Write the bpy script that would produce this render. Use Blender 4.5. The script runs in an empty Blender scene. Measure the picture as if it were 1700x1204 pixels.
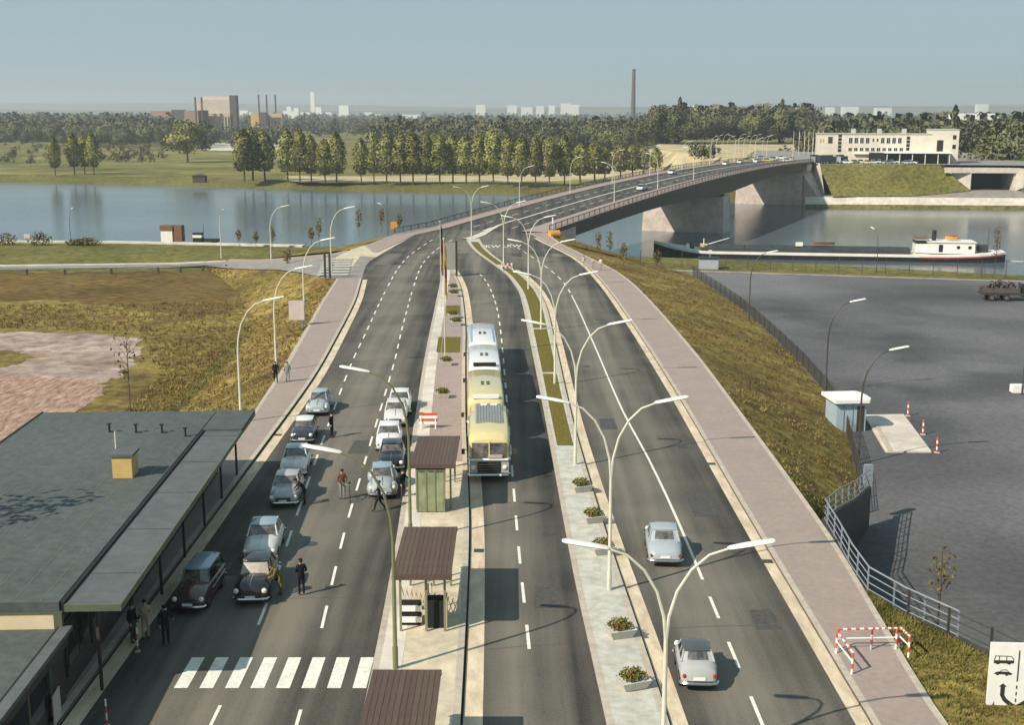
import bpy, bmesh, math, random
import numpy as np
from mathutils import Vector, Matrix
random.seed(7); rng = np.random.default_rng(7)
SC = bpy.context.scene
COL = SC.collection

# ------------------------------------------------------------------ camera, light, exposure
CAM_H, FPX, HORIZ = 21.5, 2050.0, 185.0
TILT = math.atan((602 - HORIZ) / FPX)
cd = bpy.data.cameras.new('camera'); cam = bpy.data.objects.new('camera', cd); COL.objects.link(cam)
cam.location = (0, 0, CAM_H); cam.rotation_euler = (math.pi / 2 - TILT, 0, 0)
cd.sensor_width = 36; cd.lens = 36 * FPX / 1700; cd.clip_start = 0.5; cd.clip_end = 60000
SC.camera = cam
SUN_EL, SUN_AZ = math.radians(39), math.radians(36)      # azimuth: shadows run to +X rotated towards +Y
sdir = Vector((-math.cos(SUN_AZ) * math.cos(SUN_EL), -math.sin(SUN_AZ) * math.cos(SUN_EL), math.sin(SUN_EL)))
W = bpy.data.worlds.new('World'); SC.world = W; W.use_nodes = True
wn, wl = W.node_tree.nodes, W.node_tree.links
wn.clear()
sky = wn.new('ShaderNodeTexSky'); sky.sky_type = 'NISHITA'; sky.sun_disc = False
sky.sun_elevation = SUN_EL
sky.sun_rotation = math.atan2(sdir.x, sdir.y)
sky.air_density = 1.0; sky.dust_density = 0.9; sky.ozone_density = 1.0; sky.altitude = 100
hs = wn.new('ShaderNodeHueSaturation'); hs.inputs['Saturation'].default_value = 0.78; hs.inputs['Hue'].default_value = 0.462
tint = wn.new('ShaderNodeMix'); tint.data_type = 'RGBA'; tint.blend_type = 'MULTIPLY'; tint.inputs[0].default_value = 1.0
tint.inputs[7].default_value = (0.93, 1.0, 0.97, 1)
bg = wn.new('ShaderNodeBackground'); bg.inputs[1].default_value = 0.056
wo = wn.new('ShaderNodeOutputWorld')
wl.new(sky.outputs[0], hs.inputs['Color']); wl.new(hs.outputs[0], tint.inputs[6]); air = wn.new('ShaderNodeMix'); air.data_type = 'RGBA'; air.inputs[0].default_value = 0.74; air.inputs[7].default_value = (4.9, 7.4, 8.7, 1)
wl.new(tint.outputs[2], air.inputs[6]); wl.new(air.outputs[2], bg.inputs[0]); wl.new(bg.outputs[0], wo.inputs[0])
sl = bpy.data.lights.new('sun', 'SUN'); sl.energy = 5.0; sl.angle = math.radians(0.5); sl.color = (1.0, 0.915, 0.79)
so_ = bpy.data.objects.new('sun', sl); COL.objects.link(so_); so_.rotation_euler = sdir.to_track_quat('Z', 'Y').to_euler()
SC.view_settings.view_transform = 'Standard'; SC.view_settings.look = 'None'
SC.view_settings.gamma = 1.0; SC.view_settings.exposure = 0.34; SC.view_settings.use_curve_mapping = False

# ------------------------------------------------------------------ helpers
def at(px, py, z=0.0):
    """the point of the level plane z that lies in the photograph's direction px, py"""
    u = (px - 850) / FPX; v = (py - 602) / FPX
    dy = math.cos(TILT) - v * math.sin(TILT); dz = -math.sin(TILT) - v * math.cos(TILT)
    t = (z - CAM_H) / dz
    return Vector((u * t, dy * t, z))

def soft_normals(me, V, F, C, up=.35):
    """leaf quads turned outwards and shaded like the leaf mass they belong to"""
    D = V - C; D[:, 2] += up * np.abs(D).max(axis=0)[2] * .5 if False else 0
    N = D / (np.linalg.norm(D, axis=1)[:, None] + 1e-6)
    N += rng.normal(size=N.shape) * .28; N /= np.linalg.norm(N, axis=1)[:, None]
    me.polygons.foreach_set('use_smooth', np.ones(len(me.polygons), dtype=bool))
    me.normals_split_custom_set_from_vertices(N.astype(np.float32).tolist())
def outward(V, C):
    """reverse the quads (4 vertices each) whose face looks towards the crown's middle"""
    Q = V.reshape(-1, 4, 3); n = np.cross(Q[:, 1] - Q[:, 0], Q[:, 2] - Q[:, 0]); d = Q.mean(axis=1) - C.reshape(-1, 4, 3).mean(axis=1)
    flip = (n * d).sum(axis=1) < 0; Q = Q.copy(); Q[flip] = Q[flip][:, ::-1]; return Q.reshape(-1, 3)
MATS = {}
def mat(name, c, rough=0.75, var=0.18, scale=3.0, c2=None, bump=0.0, bscale=None, metal=0.0, spec=0.4, blot=0.0, blots=0.15,
        stretch=(1, 1, 1), rand=0.0, coat=0.0, detail=6.0, c3=None, c3s=.3, c3t=(.5, .64)):
    m = bpy.data.materials.new(name); m.use_nodes = True
    n, l = m.node_tree.nodes, m.node_tree.links
    b = n['Principled BSDF']
    b.inputs['Roughness'].default_value = rough; b.inputs['Metallic'].default_value = metal
    b.inputs['Specular IOR Level'].default_value = spec; b.inputs['Coat Weight'].default_value = coat
    tc = n.new('ShaderNodeTexCoord'); mp = n.new('ShaderNodeMapping'); mp.inputs['Scale'].default_value = stretch
    l.new(tc.outputs['Object'], mp.inputs[0])
    no = n.new('ShaderNodeTexNoise'); no.inputs['Scale'].default_value = scale; no.inputs['Detail'].default_value = detail
    no.inputs['Roughness'].default_value = 0.65
    l.new(mp.outputs[0], no.inputs['Vector'])
    cr = n.new('ShaderNodeValToRGB')
    a = [max(0, x * (1 - var)) for x in c]; d = [min(1, x * (1 + var)) for x in (c2 or c)]
    cr.color_ramp.elements[0].position = 0.34; cr.color_ramp.elements[0].color = (*a, 1)
    cr.color_ramp.elements[1].position = 0.66; cr.color_ramp.elements[1].color = (*d, 1)
    l.new(no.outputs[0], cr.inputs[0])
    out = cr.outputs[0]
    if c3:
        n4 = n.new('ShaderNodeTexNoise'); n4.inputs['Scale'].default_value = c3s; n4.inputs['Detail'].default_value = 7; n4.inputs['Roughness'].default_value = .7
        l.new(tc.outputs['Object'], n4.inputs['Vector'])
        m4 = n.new('ShaderNodeMapRange'); m4.inputs[1].default_value = c3t[0]; m4.inputs[2].default_value = c3t[1]; l.new(n4.outputs[0], m4.inputs[0])
        x4 = n.new('ShaderNodeMix'); x4.data_type = 'RGBA'; x4.inputs[7].default_value = (*c3, 1); l.new(m4.outputs[0], x4.inputs[0]); l.new(out, x4.inputs[6]); out = x4.outputs[2]
    if blot:
        n2 = n.new('ShaderNodeTexNoise'); n2.inputs['Scale'].default_value = blots; n2.inputs['Detail'].default_value = 4
        l.new(tc.outputs['Object'], n2.inputs['Vector'])
        mr = n.new('ShaderNodeMapRange'); mr.inputs[1].default_value = .3; mr.inputs[2].default_value = .7
        mr.inputs[3].default_value = 1 - blot; mr.inputs[4].default_value = 1 + blot
        l.new(n2.outputs[0], mr.inputs[0])
        mx = n.new('ShaderNodeVectorMath'); mx.operation = 'SCALE'
        l.new(out, mx.inputs[0]); l.new(mr.outputs[0], mx.inputs['Scale']); out = mx.outputs[0]
    if rand:
        oi = n.new('ShaderNodeObjectInfo'); h = n.new('ShaderNodeHueSaturation')
        m1 = n.new('ShaderNodeMapRange'); m1.inputs[3].default_value = 1 - rand; m1.inputs[4].default_value = 1 + rand
        m2 = n.new('ShaderNodeMapRange'); m2.inputs[3].default_value = 0.485; m2.inputs[4].default_value = 0.51
        l.new(oi.outputs['Random'], m1.inputs[0]); l.new(oi.outputs['Random'], m2.inputs[0])
        l.new(m1.outputs[0], h.inputs['Value']); l.new(m2.outputs[0], h.inputs['Hue']); l.new(out, h.inputs['Color']); out = h.outputs[0]
    l.new(out, b.inputs['Base Color'])
    if bump:
        bp = n.new('ShaderNodeBump'); bp.inputs['Strength'].default_value = bump; bp.inputs['Distance'].default_value = 0.05
        if bscale:
            n3 = n.new('ShaderNodeTexNoise'); n3.inputs['Scale'].default_value = bscale; n3.inputs['Detail'].default_value = 5
            l.new(mp.outputs[0], n3.inputs['Vector']); l.new(n3.outputs[0], bp.inputs['Height'])
        else: l.new(no.outputs[0], bp.inputs['Height'])
        l.new(bp.outputs[0], b.inputs['Normal'])
    MATS[name] = m
    return m

class MB:
    """collects shapes of one mesh object"""
    def __init__(s): s.v = []; s.f = []; s.m = []; s.uv = {}
    def add(s, vs, fs, mi=0):
        o = len(s.v); s.v += [tuple(p) for p in vs]; s.f += [tuple(i + o for i in f) for f in fs]; s.m += [mi] * len(fs); return s
    def box(s, c, d, rz=0.0, mi=0, taper=1.0):
        hx, hy, hz = d[0] / 2, d[1] / 2, d[2] / 2; ca, sa = math.cos(rz), math.sin(rz); vs = []
        for z in (-hz, hz):
            k = taper if z > 0 else 1.0
            for x, y in ((-hx, -hy), (hx, -hy), (hx, hy), (-hx, hy)):
                x *= k; y *= k
                vs.append((c[0] + x * ca - y * sa, c[1] + x * sa + y * ca, c[2] + z))
        return s.add(vs, [(3, 2, 1, 0), (4, 5, 6, 7), (0, 1, 5, 4), (1, 2, 6, 5), (2, 3, 7, 6), (3, 0, 4, 7)], mi)
    def beam(s, p, q, w, h, mi=0, up=(0, 0, 1)):
        p, q = Vector(p), Vector(q); d = (q - p).normalized(); u = Vector(up)
        if abs(d.dot(u)) > .98: u = Vector((0, 1, 0))
        x = d.cross(u).normalized() * w / 2; y = x.normalized().cross(d) * h / 2
        vs = [a + sx * x + sy * y for a in (p, q) for sx, sy in ((-1, -1), (1, -1), (1, 1), (-1, 1))]
        return s.add(vs, [(0, 1, 2, 3), (7, 6, 5, 4), (4, 5, 1, 0), (5, 6, 2, 1), (6, 7, 3, 2), (7, 4, 0, 3)], mi)
    def tube(s, pts, r, n=6, mi=0, cap=True):
        pts = [Vector(p) for p in pts]; k = len(pts)
        rs = r if isinstance(r, (list, tuple)) else [r] * k
        o = len(s.v); ref = None
        for i, p in enumerate(pts):
            d = (pts[min(i + 1, k - 1)] - pts[max(i - 1, 0)]).normalized()
            if ref is None:
                ref = d.orthogonal().normalized()
            a = (ref - d * ref.dot(d)).normalized(); ref = a; b = d.cross(a)
            for j in range(n):
                t = 2 * math.pi * j / n
                s.v.append(tuple(p + (a * math.cos(t) + b * math.sin(t)) * rs[i]))
        for i in range(k - 1):
            for j in range(n):
                a0 = o + i * n + j; a1 = o + i * n + (j + 1) % n
                s.f.append((a0, a1, a1 + n, a0 + n)); s.m.append(mi)
        if cap:
            s.f.append(tuple(o + j for j in range(n - 1, -1, -1))); s.m.append(mi)
            s.f.append(tuple(o + (k - 1) * n + j for j in range(n))); s.m.append(mi)
        return s
    def loft(s, rings, mi=0, cap=True, close=True):
        o = len(s.v); n = len(rings[0])
        for r in rings: s.v += [tuple(p) for p in r]
        for i in range(len(rings) - 1):
            for j in range(n if close else n - 1):
                a0 = o + i * n + j; a1 = o + i * n + (j + 1) % n
                s.f.append((a0, a1, a1 + n, a0 + n)); s.m.append(mi)
        if cap:
            s.f.append(tuple(o + j for j in range(n - 1, -1, -1))); s.m.append(mi)
            e = o + (len(rings) - 1) * n
            s.f.append(tuple(e + j for j in range(n))); s.m.append(mi)
        return s
    def ell(s, c, r, n=10, k=6, mi=0):
        rings = []
        for i in range(1, k):
            t = math.pi * i / k
            rings.append([(c[0] + r[0] * math.sin(t) * math.cos(2 * math.pi * j / n), c[1] + r[1] * math.sin(t) * math.sin(2 * math.pi * j / n), c[2] - r[2] * math.cos(t)) for j in range(n)])
        return s.loft(rings, mi)
    def cyl(s, p, q, r, n=10, mi=0): return s.tube([p, q], r, n, mi)
    def prism(s, poly, z0, z1, mi=0):
        n = len(poly); vs = [(p[0], p[1], z0) for p in poly] + [(p[0], p[1], z1) for p in poly]
        fs = [tuple(range(n - 1, -1, -1)), tuple(range(n, 2 * n))] + [(i, (i + 1) % n, n + (i + 1) % n, n + i) for i in range(n)]
        return s.add(vs, fs, mi)
    def poly(s, pts, mi=0): return s.add(pts, [tuple(range(len(pts)))], mi)
    def strip(s, L, R, mi=0, uv=None):
        """quads between two rows of points; uv = (u at L, u at R)"""
        o = len(s.v)
        for i, (a, b) in enumerate(zip(L, R)):
            s.v += [tuple(a), tuple(b)]
            if uv:
                s.uv[o + 2 * i] = (uv[0], a[1]); s.uv[o + 2 * i + 1] = (uv[1], a[1])
        for i in range(len(L) - 1):
            s.f.append((o + 2 * i, o + 2 * i + 1, o + 2 * i + 3, o + 2 * i + 2)); s.m.append(mi)
        return s
    def mesh(s, name, mats, smooth=None):
        me = bpy.data.meshes.new(name); me.from_pydata(s.v, [], s.f)
        for m in (mats if isinstance(mats, (list, tuple)) else [mats]): me.materials.append(MATS[m] if isinstance(m, str) else m)
        if any(s.m): me.polygons.foreach_set('material_index', s.m)
        if s.uv:
            u = me.uv_layers.new(name='UVMap'); vi = np.empty(len(me.loops), dtype=np.int32); me.loops.foreach_get('vertex_index', vi)
            u.data.foreach_set('uv', np.array([s.uv.get(int(i), (0, 0)) for i in vi], dtype=np.float32).ravel())
        if smooth:
            me.polygons.foreach_set('use_smooth', [True] * len(me.polygons)); me.set_sharp_from_angle(angle=math.radians(smooth))
        me.update(); return me
    def build(s, name, mats, parent=None, smooth=None, **kw):
        return link(name, s.mesh(name, mats, smooth), parent, **kw)

def link(name, me, parent=None, loc=None, rz=0.0, kind=None, label=None, cat=None, group=None):
    o = bpy.data.objects.new(name, me); COL.objects.link(o)
    if parent is not None: o.parent = parent
    if loc is not None: o.location = loc
    if rz: o.rotation_euler = (0, 0, rz)
    tag(o, label, cat, group, kind); return o
def tag(o, label=None, cat=None, group=None, kind=None):
    for k, v in (('label', label), ('category', cat), ('group', group), ('kind', kind)):
        if v: o[k] = v
    return o
def thing(name, label, cat, loc=(0, 0, 0), rz=0.0, group=None):
    o = bpy.data.objects.new(name, None); COL.objects.link(o); o.empty_display_size = .3
    o.location = loc; o.rotation_euler = (0, 0, rz); return tag(o, label, cat, group)
KIDS = {}
def dup(root, loc, rz=None, label=None, scale=None):
    def rec(o, par):
        c = o.copy(); COL.objects.link(c)
        if par: c.parent = par
        for ch in list(o.children): rec(ch, c)
        return c
    r = rec(root, None); r.location = loc
    if rz is not None: r.rotation_euler = (0, 0, rz)
    if scale is not None: r.scale = scale if isinstance(scale, (tuple, list)) else (scale,) * 3
    if label: r['label'] = label
    return r
def quads(name, V, F, mats, parent=None, mi=None, **kw):
    """big mesh from numpy arrays"""
    me = bpy.data.meshes.new(name); n = len(F); k = F.shape[1]
    me.vertices.add(len(V)); me.vertices.foreach_set('co', V.astype(np.float32).ravel())
    me.loops.add(n * k); me.loops.foreach_set('vertex_index', F.astype(np.int32).ravel())
    me.polygons.add(n); me.polygons.foreach_set('loop_start', np.arange(0, n * k, k, dtype=np.int32))
    for m in (mats if isinstance(mats, (list, tuple)) else [mats]): me.materials.append(MATS[m])
    if mi is not None: me.polygons.foreach_set('material_index', mi.astype(np.int32))
    me.update(calc_edges=True)
    if name is None: return me
    return link(name, me, parent, **kw)
def quads_mesh(V, F, mats, mi=None, name='crown'):
    me = bpy.data.meshes.new(name); n = len(F); k = F.shape[1]
    me.vertices.add(len(V)); me.vertices.foreach_set('co', V.astype(np.float32).ravel())
    me.loops.add(n * k); me.loops.foreach_set('vertex_index', F.astype(np.int32).ravel())
    me.polygons.add(n); me.polygons.foreach_set('loop_start', np.arange(0, n * k, k, dtype=np.int32))
    for m in (mats if isinstance(mats, (list, tuple)) else [mats]): me.materials.append(MATS[m])
    if mi is not None: me.polygons.foreach_set('material_index', mi.astype(np.int32))
    me.update(calc_edges=True); return me
def interp(pts, y):
    ys = [p[0] for p in pts]; xs = [p[1] for p in pts]
    if y <= ys[0]: return xs[0]
    if y >= ys[-1]: return xs[-1]
    i = max(j for j in range(len(ys)) if ys[j] <= y); i = min(i, len(ys) - 2)
    def sl(j):
        a, b = max(j - 1, 0), min(j + 1, len(ys) - 1); return (xs[b] - xs[a]) / (ys[b] - ys[a])
    h = ys[i + 1] - ys[i]; t = (y - ys[i]) / h
    m0, m1 = sl(i) * h, sl(i + 1) * h
    return (2*t**3-3*t**2+1)*xs[i] + (t**3-2*t**2+t)*m0 + (-2*t**3+3*t**2)*xs[i+1] + (t**3-t**2)*m1
def smooth_line(pts, n=40):
    """evenly resampled curve through points of any dimension"""
    P = [Vector(p) for p in pts]; out = []
    for i in range(len(P) - 1):
        p0, p1, p2, p3 = P[max(i-1, 0)], P[i], P[i+1], P[min(i+2, len(P)-1)]
        for k in range(12):
            t = k / 12
            out.append(0.5 * ((2*p1) + (p2-p0)*t + (2*p0-5*p1+4*p2-p3)*t*t + (3*p1-p0-3*p2+p3)*t**3))
    out.append(P[-1])
    d = [0]
    for a, b in zip(out, out[1:]): d.append(d[-1] + (b - a).length)
    res = []
    for k in range(n):
        s = d[-1] * k / (n - 1); i = min(max(j for j in range(len(d)) if d[j] <= s + 1e-9), len(out) - 2)
        t = (s - d[i]) / max(d[i+1] - d[i], 1e-9); res.append(out[i].lerp(out[i+1], min(t, 1)))
    return res
def lift(pts, z): return [(p[0], p[1], z) for p in pts]

# ------------------------------------------------------------------ materials
mat('grass', (0.128, 0.100, 0.027), c2=(0.245, 0.185, 0.055), c3=(0.115, 0.068, 0.03), c3s=.22, c3t=(.47, .62), var=.25, scale=.9, bump=.8, bscale=6, blot=.38, blots=.07, rough=.9, spec=.1)
mat('grass_green', (0.085, 0.082, 0.022), c2=(0.145, 0.132, 0.04), var=.25, scale=.8, bump=.6, blot=.25, blots=.06, rough=.9, spec=.1)
mat('grass_bed', (0.10, 0.085, 0.012), c2=(0.16, 0.125, 0.03), var=.2, scale=5, bump=.7, rough=.9, spec=.1)
mat('meadow', (0.115, 0.115, 0.035), c2=(0.19, 0.17, 0.065), var=.25, scale=.05, blot=.3, blots=.012, rough=.95, spec=.05)
mat('verge_blade', (0.085, 0.085, 0.02), c2=(0.17, 0.155, 0.045), var=.25, scale=.5, rough=.9, spec=.1)
mat('grass_blade', (0.115, 0.087, 0.023), c2=(0.26, 0.195, 0.06), c3=(.125, .075, .03), c3s=.2, c3t=(.47, .62), var=.25, scale=.22, blot=.25, blots=.06, rough=.9, spec=.1)
mat('brown_earth', (0.075, 0.040, 0.022), c3=(.13, .105, .035), c3s=.14, c3t=(.56, .7), c2=(0.15, 0.105, 0.035), var=.3, scale=1.1, stretch=(.5, 1.3, 1), bump=.6, blot=.3, blots=.08, rough=.95, spec=.05)
mat('dirt', (0.27, 0.20, 0.165), c2=(0.35, 0.275, 0.235), c3=(.20, .13, .085), c3s=.12, c3t=(.52, .68), var=.25, scale=.6, bump=.5, blot=.25, blots=.1, rough=.95, spec=.05)
mat('red_dirt', (0.25, 0.145, 0.105), c2=(0.34, 0.235, 0.185), var=.3, scale=.9, stretch=(2.2, .6, 1), bump=.6, rough=.95, spec=.05)
mat('sand', (0.36, 0.29, 0.16), c2=(0.46, 0.39, 0.25), var=.15, scale=.08, rough=.95, spec=.05)
mat('sidewalk', (0.285, 0.222, 0.195), c2=(0.305, 0.24, 0.21), var=.06, scale=3.5, bump=.15, bscale=14, blot=.05, blots=.4, rough=.85)
mat('concrete', (0.46, 0.39, 0.28), c2=(0.54, 0.47, 0.35), var=.1, scale=1.5, bump=.1, blot=.1, blots=.3, rough=.85)
mat('median_slab', (0.40, 0.38, 0.32), c2=(0.49, 0.47, 0.41), var=.08, scale=2, bump=.1, blot=.08, blots=.3, rough=.85)
mat('gutter', (0.50, 0.40, 0.27), c2=(0.58, 0.48, 0.35), var=.12, scale=2, stretch=(1, .3, 1), rough=.85, blot=.1)
mat('light_concrete', (0.50, 0.44, 0.37), c2=(0.58, 0.52, 0.45), var=.1, scale=.5, blot=.1, blots=.1, rough=.85)
mat('stone_quay', (0.33, 0.30, 0.265), c2=(0.40, 0.36, 0.32), var=.12, scale=.4, blot=.15, blots=.06, rough=.9)
mat('pier_concrete', (0.44, 0.38, 0.33), c2=(0.52, 0.45, 0.39), var=.1, scale=.5, blot=.12, blots=.08, rough=.85)
mat('lot_asphalt', (0.095, 0.091, 0.095), c2=(0.122, 0.117, 0.121), var=.08, scale=2.6, bump=.12, bscale=9, blot=.5, blots=.028, rough=.88, spec=.3)
mat('quay_asphalt', (0.20, 0.18, 0.165), c2=(0.26, 0.235, 0.215), var=.1, scale=.6, rough=.9)
mat('road_paint', (0.68, 0.65, 0.57), var=.12, scale=6, rough=.7, blot=.1, blots=1.5)
mat('worn_paint', (0.42, 0.40, 0.35), var=.3, scale=2.5, rough=.8)
mat('kerb_face', (0.10, 0.085, 0.07), var=.2, scale=2, rough=.9)  # kerb faces coloured dark for their shade; tar seams share it
mat('kerb_stone', (0.42, 0.36, 0.29), var=.15, scale=2, rough=.85)
mat('girder', (0.030, 0.022, 0.019), var=.2, scale=.6, rough=.5)
mat('rail_paint', (0.055, 0.055, 0.052), var=.15, scale=2, rough=.5)
mat('rail_grey', (0.22, 0.245, 0.27), var=.1, scale=2, rough=.5)
mat('lamp_paint', (0.56, 0.53, 0.43), var=.08, scale=3, rough=.45)
mat('lamp_green', (0.16, 0.16, 0.075), var=.1, scale=3, rough=.45)
mat('lamp_dark', (0.05, 0.045, 0.035), var=.1, scale=3, rough=.5)
mat('lamp_white', (0.74, 0.71, 0.64), var=.04, scale=3, rough=.4)
mat('roof_felt', (0.066, 0.078, 0.076), c2=(0.082, 0.094, 0.091), var=.10, scale=2.5, blot=.12, blots=.12, bump=.1, bscale=12, rough=.8, spec=.3)
mat('canopy_felt', (0.088, 0.097, 0.098), c2=(0.102, 0.111, 0.111), var=.08, scale=1.5, blot=.05, blots=.3, rough=.75, spec=.3)
mat('green_trim', (0.10, 0.11, 0.068), var=.15, scale=2, rough=.55)
mat('cream', (0.62, 0.50, 0.32), var=.06, scale=1.5, rough=.7)
mat('yellow_box', (0.52, 0.36, 0.13), var=.1, scale=2, rough=.6)
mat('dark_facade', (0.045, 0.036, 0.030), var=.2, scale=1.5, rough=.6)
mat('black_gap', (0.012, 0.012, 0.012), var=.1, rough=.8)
mat('glass', (0.020, 0.024, 0.026), var=.1, rough=.06, spec=.7)
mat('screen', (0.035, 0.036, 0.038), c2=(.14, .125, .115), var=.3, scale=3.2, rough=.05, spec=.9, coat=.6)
mat('glass_green', (0.17, 0.20, 0.10), c2=(0.27, 0.30, 0.18), var=.15, scale=.8, rough=.12, spec=.6)
mat('planks', (0.080, 0.052, 0.038), c2=(0.098, 0.065, 0.048), var=.10, scale=3, stretch=(6, .8, 1), rough=.75, rand=.07)
mat('post_green', (0.19, 0.20, 0.11), var=.1, scale=2, rough=.5)
mat('chrome', (0.62, 0.61, 0.58), var=.05, rough=.18, metal=1.0)
mat('headlight', (0.78, 0.74, 0.62), var=.05, rough=.12, spec=.7)
mat('tail_red', (0.45, 0.03, 0.02), var=.05, rough=.2)
mat('tyre', (0.018, 0.018, 0.018), var=.15, rough=.85)
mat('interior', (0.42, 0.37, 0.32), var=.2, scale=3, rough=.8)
for nm, c in dict(black=(.014, .014, .016), bluegrey=(.34, .37, .385), silver=(.37, .365, .355), palegrey=(.60, .58, .55), white=(.74, .73, .70),
                  maroon=(.085, .04, .038), bluesteel=(.20, .27, .33), darkblue=(.03, .035, .05), skyroof=(.25, .31, .35), greyroof=(.06, .06, .055),
                  cream_coach=(.60, .50, .235), white_coach=(.74, .73, .71), coach_blue=(.22, .33, .44), coach_mask=(.30, .31, .31), redcar=(.4, .06, .04)).items():
    mat('paint_' + nm, c, var=.05, scale=1.5, rough=.22, spec=.5, coat=.6)
mat('red_paint', (0.58, 0.085, 0.045), var=.1, scale=3, rough=.5)
mat('orange_paint', (0.60, 0.27, 0.04), var=.1, scale=3, rough=.5)
mat('white_paint', (0.78, 0.76, 0.71), var=.05, scale=3, rough=.5)
mat('print_black', (0.03, 0.03, 0.032), var=.1, rough=.6)
mat('flag_black', (0.03, 0.022, 0.02), var=.1, rough=.8); mat('flag_red', (0.26, 0.05, 0.035), var=.1, rough=.8); mat('flag_gold', (0.50, 0.33, 0.06), var=.1, rough=.8)
mat('flag_white', (0.75, 0.72, 0.66), var=.05, rough=.8); mat('flag_blue', (0.05, 0.09, 0.3), var=.05, rough=.8)
mat('board_grey', (0.24, 0.245, 0.22), var=.1, scale=1.5, rough=.6)
mat('board_pink', (0.52, 0.43, 0.40), var=.08, scale=1, rough=.6)
mat('hut_blue', (0.33, 0.40, 0.45), var=.08, scale=1.5, rough=.5)
mat('cabinet', (0.33, 0.36, 0.40), var=.08, scale=1.5, rough=.5)
mat('bark', (0.085, 0.068, 0.048), var=.25, scale=2, rough=.95, spec=.1)
mat('leaf', (0.155, 0.17, 0.048), c2=(0.275, 0.27, 0.085), var=.3, scale=.35, rough=.8, spec=.15, rand=.22)
mat('leaf_dark', (0.082, 0.088, 0.042), c2=(0.142, 0.142, 0.066), var=.3, scale=.2, rough=.85, spec=.1, rand=.22)
mat('leaf_wood', (0.072, 0.075, 0.042), c2=(0.13, 0.125, 0.064), var=.3, scale=.06, rough=.9, spec=.1)
mat('leaf_sapling', (0.10, 0.075, 0.02), c2=(0.16, 0.125, 0.035), var=.3, scale=3, rough=.85, spec=.1)
mat('leaf_planter', (0.075, 0.085, 0.015), c2=(0.16, 0.15, 0.03), var=.3, scale=8, rough=.85, spec=.1)
mat('flower', (0.45, 0.06, 0.03), var=.3, scale=8, rough=.8)
mat('planter', (0.52, 0.49, 0.44), var=.08, scale=4, rough=.8)
mat('skin', (0.42, 0.24, 0.17), var=.05, rough=.6)
mat('hair', (0.04, 0.026, 0.018), var=.1, rough=.8)
for nm, c in dict(navy=(.016, .017, .022), khaki=(.34, .29, .19), olive=(.15, .12, .035), grey=(.24, .24, .235), brown=(.11, .06, .035), pale=(.55, .47, .40), rose=(.5, .33, .27), trouser=(.06, .055, .055)).items():
    mat('cloth_' + nm, c, var=.15, scale=8, rough=.9, spec=.1)
mat('barge_black', (0.022, 0.021, 0.022), var=.2, scale=.5, rough=.5)
mat('barge_white', (0.74, 0.71, 0.64), var=.08, scale=.6, rough=.45)
mat('barge_red', (0.24, 0.045, 0.03), var=.15, scale=.5, rough=.5)
mat('barge_hatch', (0.035, 0.037, 0.037), var=.25, scale=.5, rough=.65)
mat('boat_wood', (0.17, 0.085, 0.045), var=.2, scale=1.5, rough=.6)
mat('facade', (0.58, 0.52, 0.42), c2=(0.63, 0.57, 0.47), var=.05, scale=.3, rough=.8)
mat('facade_grey', (0.42, 0.40, 0.36), var=.08, scale=.2, rough=.8)
mat('brick_far', (0.30, 0.21, 0.15), var=.12, scale=.15, rough=.85)
mat('silo_wall', (0.52, 0.43, 0.37), var=.08, scale=.06, rough=.85)
mat('silo_tan', (0.48, 0.37, 0.22), var=.08, scale=.06, rough=.85)
mat('stack', (0.085, 0.07, 0.068), var=.1, scale=.1, rough=.8)
mat('red_roof', (0.36, 0.13, 0.08), var=.15, scale=.3, rough=.85)
mat('city_white', (0.78, 0.76, 0.72), var=.04, scale=.02, rough=.8)
mat('hill', (0.07, 0.085, 0.04), c2=(0.11, 0.115, 0.06), var=.2, scale=.004, rough=.95, spec=0)
mat('steam', (0.9, 0.9, 0.9), var=.02, scale=.05, rough=1.0, spec=0)

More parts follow.
